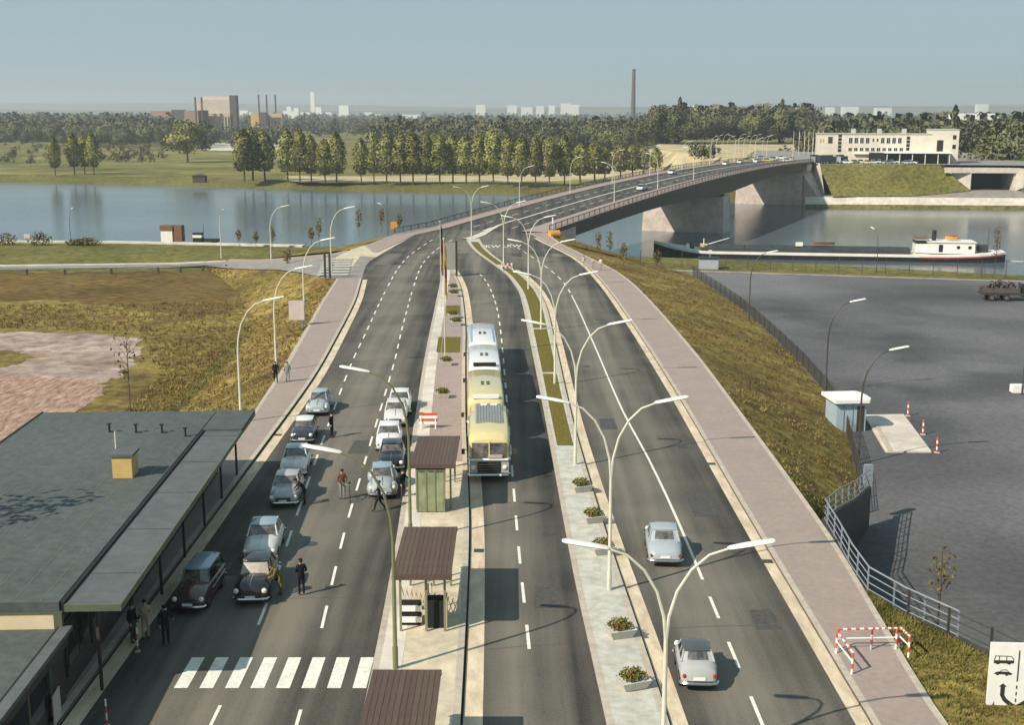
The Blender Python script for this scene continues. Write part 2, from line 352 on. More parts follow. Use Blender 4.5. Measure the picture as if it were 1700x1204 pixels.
def asphalt_material():
    """worn carriageway: oil-dark lane centres and paler edges across the sheet's own lanes, patches, grit"""
    m = bpy.data.materials.new('asphalt'); m.use_nodes = True; n, l = m.node_tree.nodes, m.node_tree.links
    b = n['Principled BSDF']; b.inputs['Roughness'].default_value = .82; b.inputs['Specular IOR Level'].default_value = .35
    uv = n.new('ShaderNodeUVMap'); sp = n.new('ShaderNodeSeparateXYZ'); l.new(uv.outputs[0], sp.inputs[0])
    tc = n.new('ShaderNodeTexCoord')
    mu = n.new('ShaderNodeMath'); mu.operation = 'MULTIPLY'; mu.inputs[1].default_value = 2 * math.pi; l.new(sp.outputs[0], mu.inputs[0])
    co = n.new('ShaderNodeMath'); co.operation = 'COSINE'; l.new(mu.outputs[0], co.inputs[0])
    mp = n.new('ShaderNodeMapping'); mp.inputs['Scale'].default_value = (1.1, .035, 1); l.new(tc.outputs['Object'], mp.inputs[0])
    n1 = n.new('ShaderNodeTexNoise'); n1.inputs['Scale'].default_value = 1.0; n1.inputs['Detail'].default_value = 5; l.new(mp.outputs[0], n1.inputs['Vector'])
    n2 = n.new('ShaderNodeTexNoise'); n2.inputs['Scale'].default_value = .16; n2.inputs['Detail'].default_value = 5; l.new(tc.outputs['Object'], n2.inputs['Vector'])
    n3 = n.new('ShaderNodeTexNoise'); n3.inputs['Scale'].default_value = 9; n3.inputs['Detail'].default_value = 4; l.new(tc.outputs['Object'], n3.inputs['Vector'])
    def ma(op, a, bb):
        x = n.new('ShaderNodeMath'); x.operation = op
        for i, q in enumerate((a, bb)):
            if isinstance(q, (int, float)): x.inputs[i].default_value = q
            else: l.new(q, x.inputs[i])
        return x.outputs[0]
    s = ma('MULTIPLY', co.outputs[0], -.24)
    s = ma('ADD', s, ma('MULTIPLY', ma('SUBTRACT', n1.outputs[0], .5), .95))
    s = ma('ADD', s, ma('MULTIPLY', ma('SUBTRACT', n2.outputs[0], .5), .7))
    s = ma('ADD', s, ma('MULTIPLY', ma('SUBTRACT', n3.outputs[0], .5), .45))
    s = ma('ADD', s, .5)
    cr = n.new('ShaderNodeValToRGB'); e = cr.color_ramp.elements
    e[0].position = .12; e[0].color = (.031, .028, .025, 1); e[1].position = .86; e[1].color = (.17, .149, .118, 1)
    l.new(s, cr.inputs[0]); l.new(cr.outputs[0], b.inputs['Base Color'])
    bp = n.new('ShaderNodeBump'); bp.inputs['Strength'].default_value = .15; bp.inputs['Distance'].default_value = .02
    l.new(n3.outputs[0], bp.inputs['Height']); l.new(bp.outputs[0], b.inputs['Normal']); MATS['asphalt'] = m
asphalt_material()
def water_material():
    m = bpy.data.materials.new('water'); m.use_nodes = True; n, l = m.node_tree.nodes, m.node_tree.links
    b = n['Principled BSDF']; b.inputs['Base Color'].default_value = (.095, .122, .142, 1); b.inputs['Roughness'].default_value = .14
    b.inputs['IOR'].default_value = 1.33; b.inputs['Specular IOR Level'].default_value = .5
    tc = n.new('ShaderNodeTexCoord'); mp = n.new('ShaderNodeMapping'); mp.inputs['Scale'].default_value = (.5, .9, 1); mp.inputs['Rotation'].default_value = (0, 0, .4)
    l.new(tc.outputs['Object'], mp.inputs[0])
    n1 = n.new('ShaderNodeTexNoise'); n1.inputs['Scale'].default_value = .8; n1.inputs['Detail'].default_value = 5; l.new(mp.outputs[0], n1.inputs['Vector'])
    n2 = n.new('ShaderNodeTexNoise'); n2.inputs['Scale'].default_value = .02; n2.inputs['Detail'].default_value = 3; l.new(mp.outputs[0], n2.inputs['Vector'])
    mr = n.new('ShaderNodeMapRange'); mr.inputs[1].default_value = .35; mr.inputs[2].default_value = .65; mr.inputs[3].default_value = .16; mr.inputs[4].default_value = .5
    l.new(n2.outputs[0], mr.inputs[0])
    bp = n.new('ShaderNodeBump'); bp.inputs['Distance'].default_value = .25; l.new(mr.outputs[0], bp.inputs['Strength'])
    l.new(n1.outputs[0], bp.inputs['Height']); l.new(bp.outputs[0], b.inputs['Normal']); MATS['water'] = m
water_material()

def lot_material():
    """lorry park surface with long oil and tyre stains of their own shape"""
    m = MATS['lot_asphalt']; n, l = m.node_tree.nodes, m.node_tree.links; b = n['Principled BSDF']; src = b.inputs['Base Color'].links[0].from_socket
    tc = n.new('ShaderNodeTexCoord'); no = n.new('ShaderNodeTexNoise'); no.inputs['Scale'].default_value = .10; no.inputs['Detail'].default_value = 6; l.new(tc.outputs['Object'], no.inputs['Vector'])
    out = src
    for (cx, cy, rx, ry, rot, k) in ((40, 150, 7, 26, .35, .55), (50, 118, 14, 10, .2, .5), (33, 112, 4, 16, .1, .7), (62, 150, 9, 20, .7, .7), (44, 85, 12, 7, 0, .75), (70, 175, 10, 5, .2, .7), (30, 70, 5, 9, 0, .75)):
        mp = n.new('ShaderNodeMapping'); mp.vector_type = 'TEXTURE'; mp.inputs['Location'].default_value = (cx, cy, LOTZ); mp.inputs['Rotation'].default_value = (0, 0, rot); mp.inputs['Scale'].default_value = (rx, ry, 1); l.new(tc.outputs['Object'], mp.inputs[0])
        ln = n.new('ShaderNodeVectorMath'); ln.operation = 'LENGTH'; l.new(mp.outputs[0], ln.inputs[0])
        ad = n.new('ShaderNodeMath'); ad.operation = 'MULTIPLY_ADD'; l.new(no.outputs[0], ad.inputs[0]); ad.inputs[1].default_value = 2.6; l.new(ln.outputs['Value'], ad.inputs[2])
        mr = n.new('ShaderNodeMapRange'); mr.interpolation_type = 'SMOOTHSTEP'; mr.inputs[1].default_value = 1.3; mr.inputs[2].default_value = 2.5; mr.inputs[3].default_value = k; mr.inputs[4].default_value = 1.0; l.new(ad.outputs[0], mr.inputs[0])
        sc_ = n.new('ShaderNodeVectorMath'); sc_.operation = 'SCALE'; l.new(out, sc_.inputs[0]); l.new(mr.outputs[0], sc_.inputs['Scale']); out = sc_.outputs[0]
    l.new(out, b.inputs['Base Color'])
LOTZ = -4.5
lot_material()
# ------------------------------------------------------------------ the lie of the land
WZ, LOT, FARZ, PLZ = -12.0, -4.5, -9.0, 2.6
YS = [20 + 4 * i for i in range(47)]                                  # stations along the approach road
lk = [(-80, -16.2), (20, -16.2), (76, -16.2), (99, -16.3), (118, -17.0), (141, -18.1), (160, -19.6), (178, -20.9), (187, -20.3), (200, -19.2), (220, -17.2)]
swo = [(76, -18.2), (88, -18.8), (106, -19.6), (137, -21.6), (160, -22.9)]
isl = [(-80, -5.1), (20, -5.2), (40.7, -5.4), (55.6, -5.75), (70, -6.3), (86.5, -6.95), (106, -7.7), (132.6, -8.5), (160, -9.3), (176, -9.9), (183, -9.9)]
isr = [(-80, -1.6), (20, -1.7), (40.7, -1.85), (60, -2.2), (70, -2.6), (85, -3.3), (106, -4.1), (125, -4.8), (151, -6.3), (165, -7.7), (176, -9.2), (183, -9.7)]
mel = [(-80, 4.6), (20, 3.9), (40.7, 3.35), (55, 2.9), (85, 2.35), (115, 1.7), (146, 0.9), (157, 0.0), (165.6, -1.0), (191, -5.6), (205, -7.4), (212, -7.8)]
mer = [(-80, 6.2), (20, 5.9), (40.7, 5.6), (60, 4.9), (74, 4.5), (88, 4.25), (118, 4.05), (141, 3.7), (159.5, 2.1), (175.6, -.9), (195, -4.0), (212, -5.6)]
rk = [(-80, 12.9), (20, 12.9), (63, 12.75), (94, 12.75), (125, 12.36), (157, 11.5), (183, 9.7), (209, 5.1), (224, 2.6)]
rsw = [(-80, 15.5), (41, 15.5), (51, 15.95), (61, 16.4), (85, 16.6), (112, 16.6), (151, 15.6), (169, 14.1), (191, 10.3), (209, 7.4), (224, 7.1)]
d1 = [(20, -10.6), (40, -10.75), (50, -10.85), (62, -11.55), (70, -12.05), (92, -13.3), (106, -14.0), (118, -14.4), (151, -15.5), (175, -15.9), (191, -15.4), (215, -13.2)]
d2 = [(20, -7.5), (40.7, -7.7), (60.7, -8.7), (71.5, -9.1), (92, -9.8), (106, -10.3), (125, -11.2), (162, -12.6), (180, -12.8), (200, -11.6), (218, -9.2)]
d3 = [(20, 1.1), (43, .8), (58, .36), (73, 0), (100, -.6), (125, -1.25), (141, -1.95), (157, -3.2), (166, -4.4), (172, -5.4)]
d4 = [(20, 8.95), (60, 8.9), (74, 8.65), (88, 8.1), (112, 7.75), (146, 7.1), (162, 6.2), (187, 2.8), (209, -1.0)]
A0, BX, BY = 0.41251, -17.21, 219.74
def zb(s): t = s - 12; return 0.0475 * t - 1.35e-4 * t * t if t > 0 else 0.0
def B(s, off, dz=0.0): return Vector((BX + math.sin(A0) * s + math.cos(A0) * off, BY + math.cos(A0) * s - math.sin(A0) * off, zb(s) + dz))
def line(tab, z, y0=-60, y1=200, step=4):
    n = max(2, int((y1 - y0) / step) + 1); return [(interp(tab, y0 + (y1 - y0) * i / (n - 1)), y0 + (y1 - y0) * i / (n - 1), z) for i in range(n)]

# water
m = MB(); m.poly([(-3000, 120, WZ), (2500, -200, WZ), (2500, 900, WZ), (-3000, 1800, WZ)]); m.build('river', 'water', kind='structure')

# near bank: ground, bank slope, the raised road platform and its slopes
bank = [(-1500, 450), (-400, 296), (-104.5, 252), (-79.5, 250.6), (-54, 246), (-41, 243.5), (-28, 240), (-5, 236), (12, 229), (37.9, 221), (83, 199), (150, 171), (420, 60), (1300, -300)]
m = MB(); m.strip([(x, y, LOT - .06) for x, y in bank], [(x, -420, LOT - .06) for x, y in bank]); m.build('ground', 'grass_green', kind='structure')
m = MB(); m.strip([(x + 2, y + 16, WZ - 1) for x, y in bank], [(x, y, LOT - .06) for x, y in bank]); m.build('river_bank', 'grass_green', kind='structure')

left_top = [(-34, -80, -.03), (-34, 60, -.03), (-34, 75.2, -.03)] + [(x, y, -.03) for x, y, _ in line([(p[0], p[1] - .15) for p in swo], 0, 75.6, 160)] + [(-24.3, 161.5, -.06), (-29.6, 172.3, -.78), (-35.3, 183.8, -1.78), (-41.5, 192.8, -2.88), (-46.6, 200.8, -3.68), (-52, 208.8, LOT)]

right_top = [(-0.02 + x + .15, y, -.03) for x, y, _ in line(rsw, 0, -80, 224)] + [tuple(B(24, 20.6, -.03))]
def resample(pts, n):
    d = [0]
    for a, b in zip(pts, pts[1:]): d.append(d[-1] + (Vector(b) - Vector(a)).length)
    out = []
    for k in range(n):
        s = d[-1] * k / (n - 1); i = min(max(j for j in range(len(d)) if d[j] <= s + 1e-9), len(d) - 2)
        out.append(tuple(Vector(pts[i]).lerp(Vector(pts[i + 1]), (s - d[i]) / max(d[i + 1] - d[i], 1e-9))))
    return out
m = MB(); m.strip([(-34, -80, -.035), (-34, 75.2, -.035), (-18.3, 75.4, -.035), (-18.9, 88, -.035), (-19.8, 106, -.035), (-21.8, 137, -.035), (-23, 160, -.035), (-25, 172, -.035), (-26.6, 186, -.035), (-25.6, 196, -.035), (-20.8, 219.5, -.05), tuple(B(26, -4.1, -1.6))],
                  [(16.4, -80, -.035), (15.6, 40, -.035), (16.5, 72, -.035), (16.6, 88, -.035), (16.7, 106, -.035), (16.1, 137, -.035), (15, 160, -.035), (13.5, 172, -.035), (11.2, 186, -.035), (9.2, 196, -.035), (7.3, 214, -.035), (7.2, 221, -.05), tuple(B(26, 20.3, -1.6))])
m.build('embankment', 'concrete', kind='structure')
# left slope, falls away to the field
L2 = []
for i, p in enumerate(left_top):
    y = p[1]
    if y < 75.3: q = (p[0] - 7, min(p[1], 84), LOT - .1)
    elif y < 160.5: q = (p[0] - 9.5 + .6 * math.sin(y * .11) + max(0, 80 - y) * .3, y + (1.0 if y < 90 else 0) + max(0, 84 - y) * .6, LOT - .1)
    else: k_ = 9.5 * (p[2] - LOT) / 4.5; q = (p[0] - k_ * .9, p[1] - k_ * .75, LOT - .1)
    L2.append(q)
m = MB(); m.strip(L2, left_top); m.build('road_slope', 'grass', kind='structure')
# slope by the bridge head down to the water
e = [(-25.6, 196, -.03), (-23.5, 208, -.03), tuple(B(2, -4.0, -.03)), tuple(B(14, -4.0, -.3)), tuple(B(26, -3.9, -2.5)), tuple(B(27.2, 3, -4)), tuple(B(27.2, 20.4, -4.6)), tuple(B(20, 20.5, -2.2)), (7.25, 222, -.03), (7.5, 209, -.03)]
eo = [(-46, 226, LOT - .5), (-38, 243, LOT - 1), (-28, 250, LOT - 3), (-22, 253, LOT - 4), tuple(B(40, -10, WZ + .5 - zb(40))), tuple(B(44, 3, WZ - zb(44))), tuple(B(42, 22, WZ + .5 - zb(42))), tuple(B(34, 28, LOT - 3 - zb(34))), (22, 233, LOT - 1), (26, 212, LOT - .4)]
m = MB(); m.strip(eo, e); m.build('bridge_head_slope', 'grass', kind='structure')
# right slope, from the pavement down to the lorry park
r_top = [(16.4, 62.9), (16.6, 70)] + [(interp(rsw, y) + .12, y) for y in range(78, 224, 6)]
r_bot = [(16.9, 63.1), (20.6, 71.6), (22.9, 77.5), (24.6, 84), (26.4, 92.5), (28.4, 103), (29.6, 114), (30.3, 126), (30.7, 140), (30.9, 152), (30.9, 165), (30.3, 180), (29.2, 198), (24, 212), (16, 232)]
n = 46; rt = resample([(a, b, -.03) for a, b in r_top], n); rb = resample([(a, b, LOT - .03) for a, b in r_bot], n)
m = MB(); mid = []
for i, (a, b) in enumerate(zip(rt, rb)):
    k = i / n
    q = Vector(a).lerp(Vector(b), .5); q.z += .28 * math.sin(i * .9) + .1; mid.append(tuple(q))
rbz = [(p[0], p[1], max(LOT, -.2 - (4.4) * min(1, i / 3))) if i < 3 else p for i, p in enumerate(rb)]
m.strip(rt, mid); m.strip(mid, rbz); m.build('park_slope', 'grass', kind='structure')
SLOPE_R = (rt, mid, rbz); SLOPE_L = (left_top, L2)
# verge inside the bend of the railing, and the lorry park
m = MB(); vt = [(interp(rsw, y) + .1, y, -.02) for y in (-60, 20, 34, 40, 44, 48, 51, 53)]
vo = [(34, -60, -.02), (27.5, 20, -.02), (24, 34, -.02), (22, 40, -.02), (20.3, 44.2, -.02), (18.4, 48, -.02), (17.0, 50.6, -.02), (16.1, 53, -.02)]
m.strip(vt, vo); m.build('verge', 'grass', kind='structure'); VERGE = (vt, vo)
m = MB(); lotp = [(30.9, 165), (29.2, 198), (28.8, 203), (53, 196.6), (79, 190), (160, 160), (420, 40), (420, -80), (22, -80), (15, 44), (15, 60), (21, 72), (24.6, 84), (28.4, 103), (30.5, 130)]
bm = bmesh.new(); vs = [bm.verts.new((x, y, LOT)) for x, y in lotp]; f = bm.faces.new(vs); f.normal_update()
if f.normal.z < 0: f.normal_flip()
bmesh.ops.triangulate(bm, faces=[f]); me = bpy.data.meshes.new('lorry_park'); bm.to_mesh(me); bm.free(); me.materials.append(MATS['lot_asphalt']); link('lorry_park', me, kind='structure')
# kerb and path along the far edge of the lorry park
m = MB(); kp = [(12, 211.5), (28.8, 203.4), (53, 197), (79, 190.4), (160, 160.5)]
m.strip([(x, y + 1.5, LOT + .1) for x, y in kp], [(x, y, LOT + .1) for x, y in kp]); m.strip([(x, y, LOT + .1) for x, y in kp], [(x, y, LOT - .02) for x, y in kp]); m.build('park_kerb', 'quay_asphalt', kind='structure')

# left field: ploughed strip, stripped earth, rutted red soil
def blob(name, pts, z, matn, amp=1.2):
    r = random.Random(len(name)); P = smooth_line([(*p, 0) for p in pts] + [(*pts[0], 0)], 90)[:-1]
    bm = bmesh.new(); vs = [bm.verts.new((p.x + r.uniform(-amp, amp), p.y + r.uniform(-amp, amp), z)) for p in P]
    f = bm.faces.new(vs); f.normal_update()
    if f.normal.z < 0: f.normal_flip()
    bmesh.ops.triangulate(bm, faces=[f]); me = bpy.data.meshes.new(name); bm.to_mesh(me); bm.free(); me.materials.append(MATS[matn]); return link(name, me, kind='structure')
m = MB(); m.strip([(-160, 206, LOT - .02), (-85, 203, LOT - .02), (-60, 203.5, LOT - .02), (-47, 200, LOT - .02), (-38, 187, LOT - .02), (-33, 172, LOT - .02)], [(-160, 60, LOT - .02), (-85, 60, LOT - .02), (-60, 66, LOT - .02), (-41.5, 78, LOT - .02), (-33, 84, LOT - .02), (-30.5, 92, LOT - .02)])
m.build('field', 'grass', kind='structure')
pl = [at(*p, LOT) for p in [(-60, 452), (150, 451), (300, 450), (430, 452), (470, 466), (420, 505), (330, 524), (230, 516), (120, 500), (-60, 492)]]
blob('ploughed_strip', [(p.x, p.y) for p in pl], LOT - .01, 'brown_earth', 1.4)
pl = [at(*p, LOT) for p in [(-120, 552), (60, 552), (180, 556), (236, 566), (215, 610), (160, 640), (60, 655), (-120, 665)]]
blob('dirt_yard', [(p.x, p.y) for p in pl], LOT - .006, 'dirt', .8)
pl = [at(*p, LOT) for p in [(-120, 630), (40, 625), (170, 636), (150, 668), (95, 700), (40, 760), (-120, 770)]]
blob('red_soil_patch', [(p.x, p.y) for p in pl], LOT - .002, 'red_dirt', .7)
pl = [at(*p, LOT) for p in [(-60, 583), (10, 582), (52, 590), (30, 606), (-60, 612)]]
blob('grass_patch', [(p.x, p.y) for p in pl], LOT + .002, 'grass', .5)

# quay road on the left, side road up to the junction
ql = [(-500, 262, LOT), (-88, 205.5, LOT), (-60, 208.5, LOT), (-52, 209, LOT + .3), (-46.5, 201, -3.6), (-41.4, 193, -2.8), (-35.2, 184, -1.7), (-29.5, 172.5, -.7), (-24.3, 160.8, -.01), (-19.7, 160.2, -.01)]
qu = [(-500, 268, LOT), (-87, 210.5, LOT), (-59, 213.5, LOT), (-50, 214.5, LOT + .3), (-44.6, 207.5, -3.4), (-40, 201.5, -2.5), (-34.8, 195.5, -1.5), (-29.0, 191, -.6), (-25.5, 188, -.06), (-20.6, 186, -.01)]
m = MB(); m.strip(qu, ql); m.build('side_road', 'quay_asphalt', kind='structure')
m = MB(); m.strip([(x, y + 1.3, z + .12) for x, y, z in qu[:4]], [(x, y + .02, z + .12) for x, y, z in qu[:4]]); m.strip([(x, y + .02, z + .12) for x, y, z in qu[:4]], [(x, y + .02, z - .02) for x, y, z in qu[:4]]); m.build('quay_road_kerb', 'light_concrete', kind='structure')
sw_o = [(-50, 218.5, LOT + .36), (-43.2, 210.5, -3.3), (-38.6, 204.8, -2.4), (-33.6, 199, -1.4), (-28, 195.5, -.5), (-24, 203, 0.0)] + [tuple(B(0, -3.9, .02)), tuple(B(13, -3.9, .155))]
sw_i = [(-50, 214.6, LOT + .34), (-44.5, 207.6, -3.3), (-39.9, 201.6, -2.4), (-34.7, 195.6, -1.4), (-28.9, 191.1, -.5), (-21.0, 192, 0.02), tuple(B(0, 0, .03)), tuple(B(13, 0, .155))]
m = MB(); m.strip(sw_o, sw_i); m.strip(sw_i, [(p[0], p[1], p[2] - .14) for p in sw_i]); m.build('junction_pavement', 'sidewalk', kind='structure')
m = MB(); m.strip([(x - .5 + (y < 200) * 1.5, y + 2.2 * (z - LOT) + .6, LOT - .12) for x, y, z in sw_o[:5]], sw_o[:5]); m.build('junction_slope', 'grass_green', kind='structure')
m = MB()
for k in range(7):
    t = (k + .5) / 7; a = Vector((-24.2, 163.5, -.05)).lerp(Vector((-26.2, 184, -.05)), t)
    m.poly([(a.x - 1.8, a.y - .9, -.10 + .16), (a.x + 2.4, a.y - .9, .05), (a.x + 2.4, a.y + .8, .05), (a.x - 1.8, a.y + .8, .06)])
m.build('side_crossing_marking', 'worn_paint', kind='structure')
# the quay on the left with its pale coping
m = MB(); qe = [(-500, 309), (-250, 273), (-104.5, 252), (-79.5, 250.6), (-54, 246), (-41, 243.5)]
m.strip([(x, y, LOT + .25) for x, y in qe], [(x - .05, y - 2.2, LOT + .25) for x, y in qe]); m.strip([(x - .05, y - 2.2, LOT + .25) for x, y in qe], [(x - .05, y - 2.2, LOT - .05) for x, y in qe])
m.build('quay_coping', 'light_concrete', kind='structure')

# ------------------------------------------------------------------ the far bank
fw = [(-2500, 1500), (-700, 786), (-248.4, 604.4), (-152.9, 574.6), (-64.3, 531), (-12.6, 519), (40, 497), (90, 476.4), (117.5, 441), (179.4, 434.7), (300, 418), (900, 330), (2600, 60)]
def far_z(x): return FARZ
m = MB(); m.strip([(x - 4, y + 16, FARZ) for x, y in fw], [(x, y - 3, WZ - .6) for x, y in fw]); m.build('far_river_bank', 'grass_green', kind='structure')
m = MB(); top = [(x - 4, y + 16) for x, y in fw]
m.strip([(x * 14 if abs(x) > 300 else x * 8, 30000, FARZ) for x, y in top], [(x, y, FARZ) for x, y in top]); m.build('far_plain', 'meadow', kind='structure')
def patch(name, pix, z, matn, amp=3): return blob(name, [(p.x, p.y) for p in (at(a, b, FARZ) for a, b in pix)], FARZ + z, matn, amp)
patch('sand_bank', [(480, 292), (700, 292), (900, 289), (1100, 278), (1110, 289), (900, 301), (700, 303), (560, 303), (470, 300)], .02, 'sand')
m = MB(); A_ = [at(px, py, .6) for px, py in ((1098, 249), (1150, 256), (1200, 262), (1250, 268), (1290, 272))]; B_ = [at(px, 239, .6) for px in (1098, 1150, 1200, 1255, 1345)]
C_ = [Vector((p.x - 6, p.y - 45 + i * 4, FARZ - .2)) for i, p in enumerate(A_)]; D_ = [Vector((p.x, p.y + 70, FARZ - .2)) for p in B_]
lo = lambda p, k: Vector((p.x - k, p.y, FARZ - .2))
rows_ = [[lo(D_[0], 55)] + D_, [lo(B_[0], 55)] + B_, [lo(A_[0], 45)] + A_, [lo(C_[0], 30)] + C_]
for a_, b_ in zip(rows_, rows_[1:]): m.strip(a_, b_)
m.build('stubble_field', 'sand', kind='structure')

patch('pale_track', [(335, 238), (470, 236), (470, 247), (340, 249)], .02, 'light_concrete', 6)

# plaza at the far end of the bridge with its grass embankment, towpath and underpass
pf = [(92, 486), (102, 476), (112.8, 459.5), (140, 455), (163, 450.5), (176, 447), (290, 424)]
m = MB(); m.strip([(x + 30, y + 140, PLZ) for x, y in pf], [(x, y, PLZ) for x, y in pf]); m.strip([(104, 640, FARZ - .2), (66, 486, FARZ - .2)], [(122, 626, PLZ), (92, 486, PLZ)], 1); m.build('far_plaza', ['quay_asphalt', 'meadow'], kind='structure')
m = MB(); m.strip([(112.8, 459.5, PLZ), (140, 455, PLZ), (154.6, 452.4, PLZ)], [(113.5, 440.5, -8), (142, 440, -7.8), (164.6, 446, -6.4)]); m.build('far_embankment', 'grass_green', kind='structure')
m = MB(); m.strip([(189, 447, PLZ), (290, 430, PLZ)], [(181, 443, -6.4), (300, 418, -6.6)]); m.build('towpath_verge', 'grass_green', kind='structure')
tp = [(104, 441.5), (117.5, 441), (140, 439), (179.4, 435), (300, 418), (600, 374)]
m = MB(); m.strip([(118, 446, -7.7), (142, 442, -7.7), (164.6, 447.5, -6.35), (181, 446, -6.35), (300, 424, -6.5), (600, 380, -6.5)], [(x, y, -8.2) for x, y in tp]); m.strip([(x, y, -8.2) for x, y in tp], [(x, y - 1.6, -10.7) for x, y in tp], 1); m.strip([(x, y - 1.6, -10.7) for x, y in tp], [(x, y - 3.2, WZ - .4) for x, y in tp], 2); m.build('towpath', ['quay_asphalt', 'light_concrete', 'grass_green'], kind='structure')

# ------------------------------------------------------------------ carriageways
m = MB()
nl = [Vector((interp(lk, y), y, 0)) for y in range(-60, 221, 5)]
nr = [Vector((interp(rk, y), y, 0)) for y in range(-60, 191, 5)]
m.strip([tuple(p) for p in nl[:51]], [tuple(p) for p in nr[:51]], uv=(0.0, 7.0))
row_l = [Vector((interp(lk, y), y, 0)) for y in (190, 195, 200, 206, 212, 216)] + [B(s, 0) for s in (0, 4, 8, 12)]
row_r = [Vector((interp(rk, y), y, 0)) for y in (190, 194, 198, 202, 206, 210, 213, 216, 219)] + [B(12, 15.4)]
m.strip([tuple(p) for p in row_l], [tuple(p) for p in row_r], uv=(0.0, 1.0))
m.build('road', 'asphalt', kind='structure')
def band(name, ta, tb, y0, y1, z, matn, step=4, uv=None, kind='structure'):
    m = MB(); m.strip(line(ta, z, y0, y1, step), line(tb, z, y0, y1, step), uv=uv); return m.build(name, matn, kind=kind)
band('inbound_road', lk, isl, -60, 176, .004, 'asphalt', uv=(0.0, 1.0)); band('lorry_lane', isr, mel, -60, 165, .004, 'asphalt', uv=(0.12, 1.12)); band('outbound_road', mer, rk, -60, 186, .004, 'asphalt', uv=(0.12, 1.0))
off = lambda tab, d: [(p[0], p[1] + d) for p in tab]
band('left_gutter', lk, off(lk, .75), -60, 160, .008, 'gutter'); band('island_gutter', isr, off(isr, .8), -60, 172, .008, 'gutter')
band('median_gutter', mer, off(mer, .7), -60, 170, .008, 'gutter'); band('right_gutter', off(rk, -.55), rk, -60, 214, .008, 'gutter')
def kerb_shade(name, ta, d0, y0, y1):
    band(name, off(ta, d0), off(ta, d0 + .085), y0, y1, .012, 'black_gap')  # flush black strip painted in for the shade at the kerb foot
kerb_shade('kerb_shade_strip', lk, .01, -60, 160); kerb_shade('kerb_shade_strip', isr, .01, -60, 172); kerb_shade('kerb_shade_strip', mer, .01, -60, 170)
def raised(name, ta, tb, y0, y1, h, matn, kerb=True, step=3):
    """a raised paved strip with its kerb faces, kerb stones on both edges"""
    a, b = line(ta, h, y0, y1, step), line(tb, h, y0, y1, step); m = MB()
    m.strip(a, b, 0)
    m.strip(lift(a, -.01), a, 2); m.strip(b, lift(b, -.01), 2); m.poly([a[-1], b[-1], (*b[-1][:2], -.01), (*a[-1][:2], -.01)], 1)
    if kerb:
        ai = line(off(ta, .28), h + .004, y0, y1, step); m.strip(lift(a, h + .004), ai, 1)
        bi = line(off(tb, -.28), h + .004, y0, y1, step); m.strip(bi, lift(b, h + .004), 1)
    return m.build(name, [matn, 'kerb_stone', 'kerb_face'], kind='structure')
raised('left_sidewalk', [(-80, -33)] + [(y, -33) for y in (0, 40, 75)] + swo[:0], lk, -60, 75, .14, 'sidewalk')
raised('sidewalk', swo, lk, 75, 160, .14, 'sidewalk', step=3)
raised('toll_island', isl, isr, -40, 74, .15, 'concrete')
raised('island_paving', isl, isr, 74, 183, .15, 'sidewalk', step=2.5)
raised('median', mel, mer, -60, 212, .15, 'median_slab')
raised('right_sidewalk', rk, rsw, -60, 222, .14, 'sidewalk')
band('island_edge_path', off(isl, .28), off(isl, 1.15), -40, 174, .158, 'light_concrete')
# planted beds: one long bed on the median cut by paved gaps, square beds on the island
def mid(ta, tb, k): return [(y, interp(ta, y) * (1 - k) + interp(tb, y) * k) for y in range(20, 220, 4)]
ma, mb_ = mid(mel, mer, .24), mid(mel, mer, .78)
for y0, y1 in ((77.8, 100.2), (100.9, 121.6), (122.4, 172), (175, 206)): band('grass_bed', ma, mb_, y0, y1, .175, 'grass_bed', step=2)
ia, ib = mid(isl, isr, .40), mid(isl, isr, .86); ic = mid(isl, isr, .27); id_ = mid(isl, isr, .37)
for y0, y1 in ((109.5, 117.2), (130, 137)): band('grass_bed', ia, ib, y0, y1, .175, 'grass_bed', step=2)
band('grass_bed', ic, id_, 109.5, 117.2, .175, 'grass_bed', step=2)
# the median thins out into the pale centre strip of the bridge
m = MB(); tip = [(-3.5, 11.0, 13.0), (0, 10.9, 12.6), (4, 10.2, 11.9), (8, 9.3, 10.7), (13, 8.3, 9.3), (20, 7.45, 8.05), (28, 7.35, 7.85)]
L_ = smooth_line([tuple(B(s, a, .13)) for s, a, b in tip], 24); R_ = smooth_line([tuple(B(s, b, .13)) for s, a, b in tip], 24)
m.strip(L_, R_); m.strip([p - Vector((0, 0, .14)) for p in L_], L_); m.strip(R_, [p - Vector((0, 0, .14)) for p in R_]); m.build('median_tip', 'light_concrete', kind='structure')
# markings
def dashes(name, tab, y0, y1, w=.13, ln=2.42, pitch=4.85, z=.014, matn='road_paint'):
    m = MB(); y = y0
    while y + ln < y1:
        if y < 46.6 and y + ln > 43.2 and y1 > 60: y += pitch; continue
        a = [(interp(tab, y + k * ln / 2) - w / 2, y + k * ln / 2, z) for k in range(3)]; m.strip(a, [(p[0] + w, p[1], p[2]) for p in a]); y += pitch
    return m.build(name, matn, kind='structure')
dashes('lane_dashes', d1, 49.4 - 14.55, 152); dashes('lane_dashes', d2, 49.06 - 14.55, 152); dashes('lane_dashes', d3, 42.13 - 9.7, 170, w=.14); dashes('lane_dashes', d4, 45.25 - 14.55, 54, w=.14)
dashes('lane_dashes', d1, 154, 214, w=.16, ln=3, pitch=6); dashes('lane_dashes', d2, 154, 217, w=.16, ln=3, pitch=6)
band('solid_lane_line', off(d4, -.07), off(d4, .07), 54.6, 146, .014, 'road_paint'); dashes('lane_dashes', d4, 148, 206, w=.16, ln=3, pitch=6)
m = MB()
